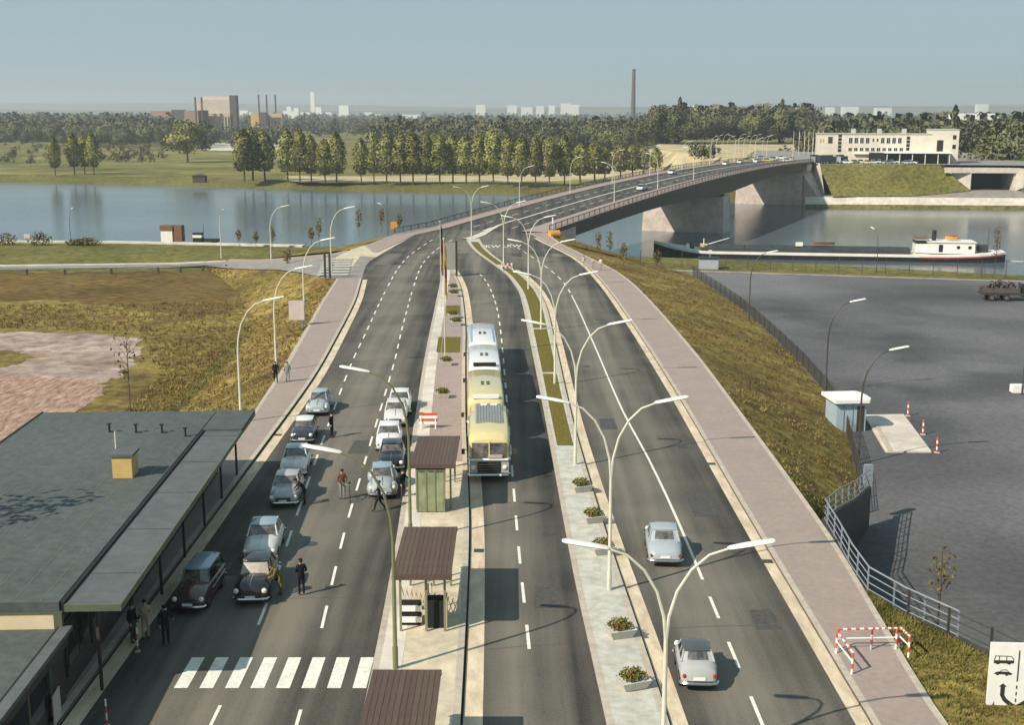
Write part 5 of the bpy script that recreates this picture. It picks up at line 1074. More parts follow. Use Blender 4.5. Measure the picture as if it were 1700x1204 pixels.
def person(label, loc, rz, top, legs, pose=None, head='cap', h=1.0, group=None, shoes='hair'):
    J = {k: Vector(v) for k, v in SKEL.items()}
    for k, v in (pose or {}).items(): J[k] = Vector(v)
    names = list(J); me = bpy.data.meshes.new('p'); me.from_pydata([tuple(J[n]) for n in names], [(names.index(a), names.index(b)) for a, b in EDG], [])
    o = bpy.data.objects.new('p', me); COL.objects.link(o); md = o.modifiers.new('s', 'SKIN'); md.use_smooth_shade = True
    for i, n in enumerate(names): v = me.skin_vertices[0].data[i]; v.radius = RAD.get(n) or RAD[n[1:]]; v.use_root = (n == 'pelvis')
    sd = o.modifiers.new('d', 'SUBSURF'); sd.levels = 1; sd.render_levels = 1
    dg = bpy.context.evaluated_depsgraph_get(); body = bpy.data.meshes.new_from_object(o.evaluated_get(dg)); bpy.data.objects.remove(o); body.name = 'person'
    body.materials.clear()
    for mm in (top, legs, 'skin', shoes): body.materials.append(MATS[mm])
    reg = {'chin': 2, 'crown': 2}
    def region(c):
        best = (9, 0)
        for a, b in EDG:
            A, Bv = J[a], J[b]; d = Bv - A; tt = max(0, min(1, (c - A).dot(d) / d.dot(d))); dist = (c - A - d * tt).length
            if dist < best[0]:
                if b in ('chin', 'crown'): r = 2
                elif b[1:] in ('kn', 'an') or b[1:] == 'hip': r = 1
                elif b[1:] == 'to': r = 3
                elif b == 'belly' and tt < .2: r = 1
                else: r = 0
                best = (dist, r)
        return best[1]
    body.polygons.foreach_set('material_index', [region(p.center) for p in body.polygons])
    body.polygons.foreach_set('use_smooth', [True] * len(body.polygons))
    t = link('person', body, None, loc, rz, label=label, cat='person', group=group); t.scale = (h, h, h)
    off_ = J['crown'] - Vector(SKEL['crown'])
    f = link('face', FACE, t, off_)
    hm = MB()
    if head == 'cap':
        hm.ell((0, 0, 1.70), (.098, .108, .06), 12, 6, 0); hm.tube([(0, 0, 1.675), (0, 0, 1.70)], .095, 12, 0); hm.ell((0, -.105, 1.668), (.07, .06, .012), 10, 4, 0); hm.ell((0, .02, 1.63), (.088, .085, .07), 10, 6, 1); hm = hm.build('cap', ['cloth_navy', 'hair'], t, smooth=50)
    else: hm.ell((0, .015, 1.672), (.092, .102, .082), 12, 8, 0); hm = hm.build('hair', 'hair', t, smooth=60)
    hm.location = off_
    for w, e_, s in (('lwr', 'lel', 1), ('rwr', 'rel', -1)):
        d = (J[w] - J[e_]).normalized(); hd = link('hand', HAND, t, J[w] - d * .015); hd.rotation_mode = 'QUATERNION'; hd.rotation_quaternion = Vector((0, 0, -1)).rotation_difference(d); hd.scale = (-s, 1, 1)
    return t
WALK = dict(lkn=(.10, -.20, .52), lan=(.10, -.30, .10), lto=(.11, -.45, .08), rkn=(-.10, .06, .50), ran=(-.10, .34, .15), rto=(-.11, .25, .05), lel=(.24, .14, 1.17), lwr=(.24, .22, .95), rel=(-.24, -.06, 1.16), rwr=(-.22, -.25, 1.0))
LEAN = dict(belly=(0, -.10, 1.10), chest=(0, -.26, 1.26), neck=(0, -.38, 1.36), chin=(0, -.44, 1.42), crown=(0, -.48, 1.53), lsh=(.17, -.28, 1.33), lel=(.24, -.36, 1.08), lwr=(.18, -.52, .98), rsh=(-.17, -.28, 1.33), rel=(-.24, -.36, 1.08), rwr=(-.18, -.52, .98))
FOLD = dict(lel=(.25, .02, 1.16), lwr=(.08, -.17, 1.12), rel=(-.25, .02, 1.16), rwr=(-.08, -.17, 1.08))
RAISE = dict(lel=(.30, -.1, 1.18), lwr=(.24, -.34, 1.22))
LOW = dict(lel=(.24, .08, 1.16), lwr=(.20, .14, .95))
def pp(px, py, z=0.0): p = at(px, py, z); return (p.x, p.y, z + .012)
person('standing officer in dark uniform and cap on the open roadway', pp(501, 989), math.pi + .4, 'cloth_navy', 'cloth_navy', FOLD)
person('man in olive clothes bending at the window of the black saloon', (pp(467, 988)[0], pp(467, 988)[1], .012), -1.1, 'cloth_olive', 'cloth_olive', LEAN, 'hair')
person('man in khaki with cap standing in the canopy shade', pp(243, 1062), .3, 'cloth_khaki', 'cloth_khaki', FOLD)
person('dark uniformed man standing in shade nearest the maroon estate car', pp(276, 1072), .6, 'cloth_navy', 'cloth_navy', RAISE)
person('dark dressed man half hidden at the shaded customs wall behind the striped post', pp(222, 1068), 1.2, 'cloth_navy', 'cloth_trouser', None, 'hair')
cy_ = pp(569, 829)
person('man in brown jacket walking a bicycle between the car queues', (cy_[0], cy_[1], .012), .15, 'cloth_brown', 'cloth_grey', dict(lel=(.25, -.05, 1.15), lwr=(.18, -.33, 1.03), rel=(-.25, -.05, 1.15), rwr=(-.22, -.30, 1.02)))
person('man in dark suit striding in front of the beetle shaped car', pp(630, 849), -1.35, 'cloth_navy', 'cloth_navy', WALK, 'hair')
person('dark uniformed man standing beside the beetle shaped car by the shelter', pp(669, 829), 1.0, 'cloth_navy', 'cloth_trouser', RAISE)
person('officer bending to the window of the silver car in the kerb lane', pp(506, 839), -1.2, 'cloth_navy', 'cloth_navy', LEAN)
person('dark officer standing beside the small black car with white roof', pp(551, 727), 1.2, 'cloth_navy', 'cloth_navy', LOW)
person('man in black walking on the left pavement under the lamp', pp(458, 636, .14), .25, 'cloth_navy', 'cloth_navy', WALK, 'hair')
person('person in grey on the left pavement beside the man in black', pp(478, 634, .14), .2, 'cloth_grey', 'cloth_grey', None, 'hair', .94)
person('person in dark clothes standing behind the middle shelter roof', (-4.05, 72.6, .17), .2, 'cloth_navy', 'cloth_navy', None, 'hair')
for i, (px, py, cl, lab) in enumerate(((969, 445, 'cloth_pale', 'person in pale clothes on the right pavement near the bridge, first of three'), (984, 447, 'cloth_rose', 'person in rose clothes in the middle of three on the right pavement near the bridge'), (997, 449, 'cloth_pale', 'person in pale clothes at the railing end of three near the bridge'))):
    person(lab, pp(px, py, .14), (.3, -.4, 2.6)[i], cl, 'cloth_khaki' if i else 'cloth_pale', (None, FOLD, LOW)[i], 'hair', (1, .94, 1)[i])
# bicycle
bk = thing('bicycle', 'dark bicycle pushed by the man in the brown jacket', 'bicycle', (cy_[0] + .42, cy_[1] - .1, .012), .15)
for y in (-.52, .52):
    w = MB(); w.tube([(0, y + .33 * math.cos(a), .33 + .33 * math.sin(a)) for a in [2 * math.pi * k / 18 for k in range(19)]], .018, 5, cap=False); w = w.build('wheel', 'tyre', bk)
    m = MB()
    for k in range(8): a = 2 * math.pi * k / 8; m.beam((0, y, .33), (0, y + .32 * math.cos(a), .33 + .32 * math.sin(a)), .006, .006)
    m.build('spokes', 'chrome', w)
m = MB()
for a, b in (((0, -.45, .8), (0, .15, .82)), ((0, -.42, .72), (0, .08, .3)), ((0, .08, .3), (0, .2, .88)), ((0, .08, .3), (0, .52, .33)), ((0, .52, .33), (0, .17, .8)), ((0, -.52, .33), (0, -.42, .95))): m.tube([a, b], .018, 6)
m.build('frame', 'lamp_dark', bk); m = MB(); m.tube([(-.27, -.3, .98), (-.1, -.42, 1.0), (.1, -.42, 1.0), (.27, -.3, .98)], .015, 5); m.build('handlebar', 'chrome', bk); m = MB(); m.ell((0, .2, .92), (.09, .14, .045), 8, 5); m.build('saddle', 'hair', bk)

# ------------------------------------------------------------------ vessels
def barge():
    # local x from the bow (0) to the stern (82), y across
    L, hw = 79.0, 4.4; a, b = at(1085, 424, WZ), at(1665, 434, WZ); t = thing('barge', 'long dark river barge with white wheelhouse and white gunwale stripe', 'barge', (a.x, a.y, WZ), math.atan2(b.y - a.y, b.x - a.x))
    sc = (b - a).length / L; t.scale = (sc, sc, sc)
    def sec(x):
        w = hw * (1 - max(0, (11 - x) / 11) ** 2.2) if x < 11 else (hw * (1 - .55 * max(0, (x - 72) / 7) ** 2) if x > 72 else hw)
        sh = 1.5 + (1.9 * max(0, (13 - x) / 13) ** 1.7) + (.75 * max(0, (x - 64) / 15) ** 1.5 if x > 64 else 0); return max(w, .06), sh
    xs = [0, .6, 1.6, 3, 5, 7, 9, 11, 14, 20, 40, 60, 66, 70, 73, 75.5, 77.5, 79]
    m = MB(); m.loft([[(x + (1.2 if x < 1 else 0) * (1), -sec(x)[0] * .9, -.6), (x, -sec(x)[0], sec(x)[1] - .42), (x, sec(x)[0], sec(x)[1] - .42), (x, sec(x)[0] * .9, -.6)] for x in xs]); m.build('hull', 'barge_black', t)
    m = MB(); m.loft([[(x, -sec(x)[0] - .04, sec(x)[1] - .44), (x, -sec(x)[0] - .06, sec(x)[1] + .12), (x, sec(x)[0] + .06, sec(x)[1] + .12), (x, sec(x)[0] + .04, sec(x)[1] - .44)] for x in xs]); m.build('gunwale', 'barge_white', t)
    m = MB(); m.loft([[(x, -sec(x)[0] - .07, sec(x)[1] - .75), (x, -sec(x)[0] - .075, sec(x)[1] - .35), (x, sec(x)[0] + .07, sec(x)[1] - .35), (x, sec(x)[0] + .07, sec(x)[1] - .75)] for x in xs if x >= 60]); m.build('rubbing_strake', 'barge_red', t)
    m = MB(); m.box((34.5, 0, 1.9), (47, 7.2, .9)); m.build('coaming', 'barge_hatch', t)
    for k in range(15): m = MB(); x = 11.8 + k * 3.1; m.loft([[(x, -3.5, 2.35), (x, 0, 2.95), (x, 3.5, 2.35)], [(x + 3.0, -3.5, 2.35), (x + 3.0, 0, 2.95), (x + 3.0, 3.5, 2.35)]]); m.build('hatch_cover', 'barge_hatch', t)
    m = MB(); m.box((8.2, 0, 2.2), (1.2, 1.6, 1.5)); m.box((9.2, -1, 1.9), (.7, .7, 1.1)); m.build('windlass', 'barge_hatch', t); m = MB(); m.box((8.0, -1.4, 2.5), (.8, .7, 1.2)); m.build('locker', 'barge_white', t)
    m = MB(); m.tube([(10, 0, 2.0), (17.5, 0, 4.4)], [.14, .08], 6); m.build('mast', 'barge_white', t); m = MB(); m.tube([(6, 0, 3.0), (14, 0, 4.2)], .05, 4); m.build('stay', 'lamp_dark', t)
    m = MB(); m.box((33.5, -1, 3.3), (1.6, 1.2, .8)); m.build('deck_box', 'barge_white', t)
    bt = MB(); bt.loft([[(36.5 + q[0], -.6 + q[1] * .8, 3.25), (36.5 + q[0], -.6 - q[1] * .8, 3.25), (36.5 + q[0], -.6 - q[1], 3.85), (36.5 + q[0], -.6 + q[1], 3.85)] for q in ((0, .1), (.6, .55), (2.2, .7), (4.2, .6), (5, .3))]); bt.build('dinghy', 'boat_wood', t)
    m = MB(); m.box((67, 0, 3.15), (10.2, 6.0, 2.5)); dh = m.build('deckhouse', 'barge_white', t); m = MB(); m.box((67, 0, 4.46), (10.8, 6.5, .14)); m.build('deckhouse_roof', 'barge_white', dh)
    for x in (68.5, 71): m = MB(); m.ell((x, -3.02, 3.3), (.42, .05, .42), 10, 6); m.build('porthole', 'glass', dh)
    m = MB(); m.box((64.7, -3.02, 3.05), (.9, .06, 1.7)); m.build('door', 'glass', dh)
    m = MB(); m.box((60.6, 0, 3.5), (2.6, 4.2, 3.3)); wh = m.build('wheelhouse', 'barge_white', t); m = MB(); m.box((60.6, 0, 4.35), (2.66, 4.26, .8)); m.build('wheelhouse_windows', 'glass', wh); m = MB(); m.box((60.6, 0, 5.2), (3.1, 4.7, .14)); m.build('wheelhouse_roof', 'boat_wood', wh)
    m = MB(); m.tube([(63.6, 0, 4.5), (63.6, 0, 6.9)], .5, 10); m.build('funnel', 'barge_black', t)
    m = MB(); m.loft([[(66 + q[0], q[1] * .75, 4.85), (66 + q[0], -q[1] * .75, 4.85), (66 + q[0], -q[1], 5.75), (66 + q[0], q[1], 5.75)] for q in ((0, .15), (.8, .8), (2.2, 1.0), (3.6, .8), (4.4, .2))]); m.v = [(66 + (x - 66) * .72, y * .8, 4.85 + (z - 4.85) * .75) for x, y, z in m.v]; lb = m.build('lifeboat', 'orange_paint', t); m = MB(); m.ell((67.5, 0, 5.45), (1.3, .66, .4), 10, 6); m.build('cover', 'barge_red', lb)
    m = MB(); m.box((74.3, 0, 2.9), (2.0, 3.0, 1.6)); m.build('winch', 'barge_hatch', t); m = MB(); m.tube([(75.5, 0, 2.2), (75.5, 0, 7.4)], .06, 5); m.build('flagstaff', 'lamp_dark', t)
    m = MB(); m.tube([(62, 3, 1.6), (62, 3, 5.5)], .05, 4); m.build('aerial', 'lamp_dark', t); return t
barge()
m = MB(); a = at(1668, 434, WZ + .03); r = random.Random(5)
for k in range(40): x = a.x + r.random() ** 1.3 * 40; y = a.y - (x - a.x) * .14 + r.uniform(-1.4, 1.4) * (1 + (x - a.x) / 12); w = r.uniform(.8, 2.6); m.poly([(x, y, WZ + .03), (x + w, y - .2, WZ + .035), (x + w * 1.2, y + .35, WZ + .035), (x + .2, y + .4, WZ + .03)])
m.build('wake_foam', 'white_paint', kind='stuff')
yb = thing('landing_post', 'cream box on a pale landing stage by the barge bow', 'landing', tuple(at(1168, 419, WZ + 1.0))); m = MB(); m.box((0, 0, 1.0), (1.6, 1.2, 2.1)); m.build('box', 'cream', yb); m = MB(); m.box((0, 0, -.1), (6, 2.2, .35)); m.build('stage', 'barge_white', yb); m = MB(); m.tube([(0, 0, 2.0), (0, 0, 3.3)], .12, 6); m.build('lamp', 'barge_white', yb)
mb = thing('moored_boat', 'small moored boat with white cabin and brown top at the left quay', 'boat', (-73.3, 262, WZ + 2.0), -.1); mb.scale = (.74, .74, .82)
m = MB(); m.loft([[(x, -w * .8, 0), (x, w * .8, 0), (x, w, h), (x, -w, h)] for x, w, h in ((-2, .6, 5.4), (0, 1.6, 5.2), (8, 1.9, 5.0), (13, 1.3, 5.3), (15, .2, 5.8))]); m.build('hull', 'barge_black', mb)
m = MB(); m.box((0.6, 0, 6.8), (3.4, 2.8, 3.2)); cb_ = m.build('cabin', 'barge_white', mb); m = MB(); m.box((0.6, 0, 9.0), (3.8, 3.1, 1.3)); m.build('cabin_top', 'boat_wood', cb_); m = MB(); m.box((3.8, 0, 7.6), (2.4, 2.5, 4.2)); m.build('engine_house', 'boat_wood', mb)
m = MB(); m.box((9.4, 0, 6.5), (2.6, 2.0, 2.6)); m.build('deckhouse', 'barge_black', mb); m = MB(); m.box((9.4, -.02, 6.9), (2.64, 2.04, .7)); m.build('window_band', 'barge_white', mb); m = MB(); m.box((13.2, 0, 5.9), (4.8, 1.4, .8)); m.build('deck_load', 'barge_black', mb); m = MB(); m.tube([(11, 0, 5), (11, 0, 10)], .07, 5); m.build('mast', 'lamp_dark', mb)
ORD = ['first', 'second', 'third', 'fourth', 'fifth', 'sixth', 'seventh', 'eighth', 'ninth', 'tenth', 'eleventh', 'twelfth', 'thirteenth', 'fourteenth', 'fifteenth', 'sixteenth', 'seventeenth', 'eighteenth', 'nineteenth', 'twentieth']
ORD += ['twenty ' + q for q in ORD[:9]]
# ------------------------------------------------------------------ trees
def crown_arrays(kind, n, s, seed):
    g = np.random.default_rng(seed)
    if kind == 'poplar':
        z = g.random(n) ** .9; prof = np.sin(np.pi * np.clip(z * .93 + .07, 0, 1)) ** .55 * (1 - .35 * z)
        ph = g.random(n) * 2 * np.pi; lob = 1 + .22 * np.sin(3 * ph + seed) * np.sin(9 * z + seed) + .12 * np.sin(5 * ph + 17 * z)
        r = np.sqrt(g.random(n)) ** .7 * prof * lob; P = np.stack([r * np.cos(ph) * .5, r * np.sin(ph) * .5, z], 1)
    else:
        k = 13; C = g.normal(size=(k, 3)) * np.array([.24, .24, .17]); C[:, 2] += .55; R = .15 + .13 * g.random(k); idx = g.integers(0, k, n)
        d = g.normal(size=(n, 3)); d /= np.linalg.norm(d, axis=1)[:, None]; P = C[idx] + d * (R[idx] * g.random(n) ** .35)[:, None]
        P[:, 2] = np.clip(P[:, 2], .16, 1.1)
    a = g.normal(size=(n, 3)); a /= np.linalg.norm(a, axis=1)[:, None]; b = np.cross(a, g.normal(size=(n, 3))); b /= np.linalg.norm(b, axis=1)[:, None]
    k = (s * (.6 + .8 * g.random(n)))[:, None]; return P, a * k, b * k * .7
def crown_mesh(kind, n, s, seed, W_, H_, z0, matn):
    P, a, b = crown_arrays(kind, n, 1.0, seed); P = P * np.array([W_, W_, H_]) + np.array([0, 0, z0]); a *= s; b *= s
    V = np.stack([P - a, P - b, P + a, P + b], 1).reshape(-1, 3)
    Cz = np.clip(V[:, 2], z0 + H_ * .25, z0 + H_ * .72) if kind == 'poplar' else np.full(len(V), z0 + H_ * .45)
    C = np.stack([0 * Cz, 0 * Cz, Cz], 1); V = outward(V, C); me = quads_mesh(V, np.arange(len(V)).reshape(-1, 4), matn); soft_normals(me, V, None, C); return me
def trunk_mesh(h, r, limbs=5, seed=1, spread=.2):
    g = random.Random(seed); m = MB(); m.tube([(0, 0, 0), (g.uniform(-.1, .1), g.uniform(-.1, .1), h * .5), (g.uniform(-.2, .2), 0, h)], [r, r * .75, r * .3], 6)
    for k in range(limbs): a = g.random() * 6.28; z = h * g.uniform(.35, .8); l = h * spread * g.uniform(.7, 1.3); m.tube([(0, 0, z), (math.cos(a) * l * .6, math.sin(a) * l * .6, z + l * .6), (math.cos(a) * l, math.sin(a) * l, z + l * 1.3)], [r * .4, r * .25, r * .1], 4)
    return m.mesh('trunk', 'bark')
def tree(name, crown, trunk, loc, rz, s, label, group):
    t = thing(name, label, 'tree', loc, rz, group); t.scale = s if isinstance(s, tuple) else (s, s, s); link('trunk', trunk, t); link('crown', crown, t); return t
PO = [crown_mesh('poplar', 2200, .36, 10 + i, 7.2, 16.6, 4.0, 'leaf') for i in range(4)]; PT = [trunk_mesh(16, .26, 6, i, .12) for i in range(2)]
RO = [crown_mesh('round', 2400, .42, 30 + i, 13, 13, 1.6, 'leaf') for i in range(3)]; RT = trunk_mesh(9, .35, 7, 4, .3)
r = random.Random(11)
# the row of poplars on the far bank, left to right: base pixel, top pixel
row = [(478, 302, 213), (498, 303, 212), (517, 303, 222), (540, 304, 226), (559, 304, 220), (600, 304, 224), (621, 304, 219), (642, 305, 222), (665, 305, 218), (686, 305, 222), (708, 305, 217), (730, 305, 221), (752, 304, 218), (774, 305, 220), (796, 306, 216), (819, 307, 214), (843, 308, 219), (866, 309, 224), (889, 309, 227), (912, 309, 222), (937, 308, 228), (963, 304, 240), (987, 301, 234), (1004, 299, 240), (1030, 296, 237), (1050, 293, 240), (1069, 290, 243), (1088, 286, 243)]
for i, (px, py, ty) in enumerate(row):
    p = at(px, py, FARZ); s = ((py - ty) * (p.y * .98 + 5) / FPX) / 20.6
    tree('poplar_tree', PO[i % 4], PT[i % 2], p, r.random() * 6, (s * r.uniform(1.05, 1.4) * (1.45 if i > 20 else 1), s * r.uniform(1.05, 1.4) * (1.45 if i > 20 else 1), s * r.uniform(.92, 1.06)), ORD[i] + ' poplar from the downstream end of the long row on the far bank', 'poplars in the row on the far bank')
grp = [(92, 291, 227, 'slim poplar standing alone at the far left of the meadow'), (124, 290, 222, 'first of three poplars close together on the left meadow'), (141, 289, 224, 'middle one of three poplars close together on the left meadow'), (156, 291, 220, 'third and tallest of three poplars on the left meadow'),
       (406, 301, 215, 'left one of the trio of trees before the sand bank'), (420, 300, 213, 'middle one of the trio of trees before the sand bank'), (440, 300, 217, 'right one of the trio of trees before the sand bank')]
for i, (px, py, ty, lab) in enumerate(grp):
    p = at(px, py, FARZ); s = ((py - ty) * (p.y * .98 + 5) / FPX) / 20.6; k = 1.5 if i > 3 else 1.15; tree('poplar_tree', PO[(i + 1) % 4], PT[i % 2], p, r.random() * 6, (s * k, s * k, s), lab, None)
p = at(312, 270, FARZ); s = (65 * (p.y) / FPX) / 15; tree('broad_tree', RO[0], RT, p, 0, (s * 1.25, s * 1.25, s), 'broad round tree standing alone in the middle of the meadow', None)
# trees standing before and in the wood that can be told apart
DK = [crown_mesh('round', 1700, .6, 50 + i, 15, 20, 1.0, 'leaf_dark') for i in range(4)]; DKP = [crown_mesh('poplar', 700, .8, 60 + i, 8, 24, 1.0, 'leaf_dark') for i in range(2)]
def wood_tree(px, D, h, wide, lab, g):
    X = (px - 850) / FPX * (D * .98 + 6); me = (DKP if wide < .5 else DK)[r.randrange(2 if wide < .5 else 4)]; s = h / (25 if wide < .5 else 22); k = s * max(wide, .55) * (1.0 if wide >= .5 else 1.4)
    o = link('wood_tree', me, None, (X, D, FARZ if not (1095 <= px < 1345 and D > 700) else .4), r.random() * 6, label=lab, cat='tree', group=g); o.scale = (k, k, s); return o
for i in range(46): px = 640 + i * 10.5 + r.uniform(-6, 6); wood_tree(px, 860 + r.uniform(-40, 60), r.uniform(17, 25) * (1 if px > 800 else .85), 1.1, 'dark tree along the edge of the wood behind the poplar row', 'trees along the wood edge behind the poplars')
for i in range(60): px = 1095 + i * 10.4 + r.uniform(-6, 6); D = (640 + r.uniform(-30, 40) - max(0, px - 1560) * .35) if px > 1335 else 815 + r.uniform(0, 40); wood_tree(px, D, r.uniform(18, 25) * (1.12 if px > 1630 else 1), 1.15, 'dark tree at the edge of the wood beyond the bridge and customs hall', 'trees along the wood edge beyond the bridge')
for i in range(40): px = -15 + i * 9.5 + r.uniform(-5, 5); wood_tree(px, 1120 + r.uniform(-60, 60), r.uniform(13, 21), 1.1, 'green tree along the back edge of the left meadow', 'trees along the back of the left meadow')
for px, D, h, lab in ((1127, 830, 30, 'tall pointed tree rising above the wood by the tall chimney'), (1295, 825, 29, 'pointed tree rising above the wood left of the customs hall roof'), (1578, 590, 33, 'tall dark tree rising behind the tower end of the customs hall')): wood_tree(px, D, h, .3, lab, None)
for px, D, h, lab in ((1672, 500, 31, 'big dense tree beside the underpass, nearest the photo edge'), (1645, 520, 27, 'dense tree beside the underpass, behind the big one'), (1700, 505, 30, 'dense tree at the photo edge above the underpass'), (826, 800, 30, 'tall round tree standing above the wood behind the poplar row')): wood_tree(px, D, h, 1.0, lab, None)
# the wood itself
WC = [crown_arrays('round', 170, 1.0, 80 + i) for i in range(6)]
def wood(name, spots, s, size, matn='leaf_wood'):
    Vs = []; Cs = []
    for i, (x, y, z, h) in enumerate(spots):
        P, a, b = WC[i % 6]; t_ = i * 1.7; ro = np.array([[math.cos(t_), -math.sin(t_), 0], [math.sin(t_), math.cos(t_), 0], [0, 0, 1]])
        Q = (P * np.array([h * .85, h * .85, h])) @ ro.T + np.array([x, y, z]); k = size * (h / 22); q_ = np.stack([Q - a * k, Q - b * k, Q + a * k, Q + b * k], 1).reshape(-1, 3); c_ = np.tile(np.array([x, y, z + h * .45]), (len(q_), 1)); Vs.append(outward(q_, c_)); Cs.append(c_)
    V = np.concatenate(Vs); me = quads_mesh(V, np.arange(len(V)).reshape(-1, 4), matn, name=name); soft_normals(me, V, None, np.concatenate(Cs)); return link(name, me, kind='stuff')
def fan(n, x0, x1, d0, d1, h0, h1, seed):
    g = random.Random(seed); out = []
    for _ in range(n):
        D = math.sqrt(g.uniform(d0 * d0, d1 * d1)); px = g.uniform(x0, x1); out.append(((px - 850) / FPX * D, D, FARZ, g.uniform(h0, h1)))
    return out
wood('far_wood', fan(700, 1340, 1800, 660, 1150, 18, 27, 1) + [(x, y, 0.0, h) for x, y, z, h in fan(420, 1080, 1345, 850, 1250, 18, 25, 9)] + fan(700, 630, 1100, 900, 1350, 15, 24, 2) + fan(500, 380, 900, 1500, 2600, 13, 20, 6), 1, 1.7)
wood('far_wood', fan(700, -60, 300, 1250, 2400, 17, 27, 3) + fan(260, 150, 480, 1100, 1500, 8, 15, 4) + fan(700, -60, 1800, 2500, 4200, 18, 26, 5), 1, 2.0)
sp_ = []
for q in range(60): px = r.uniform(-20, 270); p = at(px, r.uniform(240, 272), FARZ); sp_.append((p.x, p.y, FARZ - .5, r.uniform(3, 8)))
wood('meadow_scrub', sp_ + [(at(px, 268, FARZ).x, at(px, 268, FARZ).y, FARZ, 7) for px in (190, 215, 235)], 1, 1.5, 'leaf_dark')
wood('plaza_scrub', [(at(px, py, .6).x, at(px, py, .6).y, .4, h) for px, py, h in [(1150 + i * 4, 262 + (i % 4) * 2, 7) for i in range(10)] + [(1060 + i * 7, 250 + (i % 3), 6) for i in range(5)]] + [(at(px, py, FARZ).x, at(px, py, FARZ).y, FARZ, h) for px, py, h in [(1605 + i * 9, 284, 12) for i in range(12)]], 1, 1.4, 'leaf_dark')
# saplings, shrubs by the river and on the field
def sapling(loc, h, label, n=90, wd=.9, s=.14, bare=False):
    t = thing('sapling', label, 'sapling', loc); m = MB(); m.tube([(0, 0, 0), (.03, 0, h * .5), (0, .04, h * .95)], [.05, .035, .012], 5); g = random.Random(int(loc[0] * 10))
    for k in range(9 if not bare else 16): a = g.random() * 6.28; z = h * g.uniform(.3, .85); l = h * .22; m.tube([(0, 0, z), (math.cos(a) * l * .6, math.sin(a) * l * .6, z + l * .9)], [.02, .008], 4)
    m.build('trunk', 'bark', t); V, F = leaf_ball((0, 0, h * .68), (wd * .5, wd * .5, h * .36), n, s, int(abs(loc[0]) * 7) + 3); quads('crown', V, F, 'leaf_sapling', t); return t
SP = [(530, 410, 5.4, LOT + 1.5, 'tall brown sapling by the junction on the river side'), (517, 408, 3.4, LOT + 1.5, 'short brown sapling next to the tall one by the junction'), (596, 393, 5.0, -1, 'thin sapling on the bank left of the orange sign'), (634, 388, 5.0, -1, 'leaning thin sapling behind the curved dark lamp'), (663, 386, 3.4, -1, 'tiny brown sapling between orange sign and railing'),
      (453, 412, 4.2, LOT, 'leaning yellowish sapling on the quay, nearest the side road'), (397, 408, 3.2, LOT, 'short sapling on the quay left of the leaning one'), (425, 410, 3.0, LOT, 'thin bare sapling between two leafy ones on the quay'), (478, 452, 3.6, LOT + 1.6, 'sapling on the near side of the side road'),
      (993, 432, 5.2, LOT, 'tall slim sapling behind the three people'), (1012, 436, 5.6, LOT, 'slim sapling on the bank next to the tall one by the people'), (1035, 444, 4.2, LOT, 'yellow green sapling at the head of the right slope'), (1651, 455, 8.0, LOT, 'slim tall sapling at the stern end of the barge'), (1090, 452, 3.6, LOT, 'small sapling in front of the barge bow'),
      (217, 690, 9.6, LOT, 'tall scrawny reddish sapling in the left field behind the roof'), (1556, 1040, 3.6, 0, 'young yellow green shrub behind the wire fence')]
for px, py, h, z, lab in SP:
    p = at(px, py, z); big = h > 9; sapling(tuple(p), h if h < 9 else 8.6, lab, 60 if big else (70 if py > 1000 else 150), 2.8 if big else 1.25, (.13 if py > 1000 else .19) if not big else .2, big)
for px, w, h, lab in ((65, 5.5, 3.0, 'dark bush with pointed top on the left quay'), (145 - 20, 4, 1.2, 'low dark bush beside the pointed one on the quay'), (430 - 285, 6, 1.6, 'flat bush beside the dark quay lamp'), (8, 6, 2.6, 'dark bush at the left photo edge on the quay')):
    p = at(px, 407, LOT); V, F = leaf_ball((0, 0, h * .4), (w / 2, 1.2, h * .55), 240, .3, px + 1); o = quads('quay_bush', V, F, 'leaf_sapling', None, loc=tuple(p), label=lab, cat='bush')
ks = at(46, 409, LOT); t = thing('quay_sign', 'small pale board on a post on the left quay', 'sign', tuple(ks)); m = MB(); m.box((0, 0, 2.0), (1.2, .08, .8)); m.build('panel', 'board_pink', t); m = MB(); m.box((0, .08, 1.0), (.12, .1, 2.0)); m.build('post', 'rail_grey', t)
p = at(1697, 499, LOT); dl = thing('dark_lorry', 'dark loaded lorry standing at the far corner of the lorry park', 'lorry', (p.x, p.y, LOT + .01), 1.45)
m = MB(); m.box((0, 2.6, 1.0), (2.2, 6.4, .3)); m.build('chassis', 'lamp_dark', dl); m = MB(); m.loft([[(-1.05, -2.4, .6), (1.05, -2.4, .6), (.95, -2.4, 1.5), (-.95, -2.4, 1.5)], [(-1.1, -1.2, .6), (1.1, -1.2, .6), (1.05, -1.2, 1.7), (-1.05, -1.2, 1.7)], [(-1.1, -1.1, .6), (1.1, -1.1, .6), (1.0, -.9, 2.5), (-1.0, -.9, 2.5)], [(-1.1, .4, .6), (1.1, .4, .6), (1.0, .4, 2.5), (-1.0, .4, 2.5)]]); m.build('cab', 'paint_black', dl)
m = MB(); m.box((0, -1.13, 2.05), (1.7, .1, .6)); m.build('windscreen', 'glass', dl)
for x in (-1.12, 1.12): m = MB(); m.box((x, 3.2, 1.5), (.08, 5.0, .7)); m.build('side_board', 'stack', dl)
V, F = leaf_ball((0, 3.2, 1.7), (1.15, 2.5, 1.0), 260, .42, 71); quads('load', V, F, 'stack', dl, kind='stuff')
for y in (-1.5, 2.4, 4.4):
    for x in (-.98, .98): wheel(dl, x, y, .48, .28)
# bare tree standing outside the customs roof on the left, whose shade falls on the felt
sapling((-28.9, 48.6, 0), 12.8, 'tall young tree beside the customs building', 420, 5.0, .3, True)
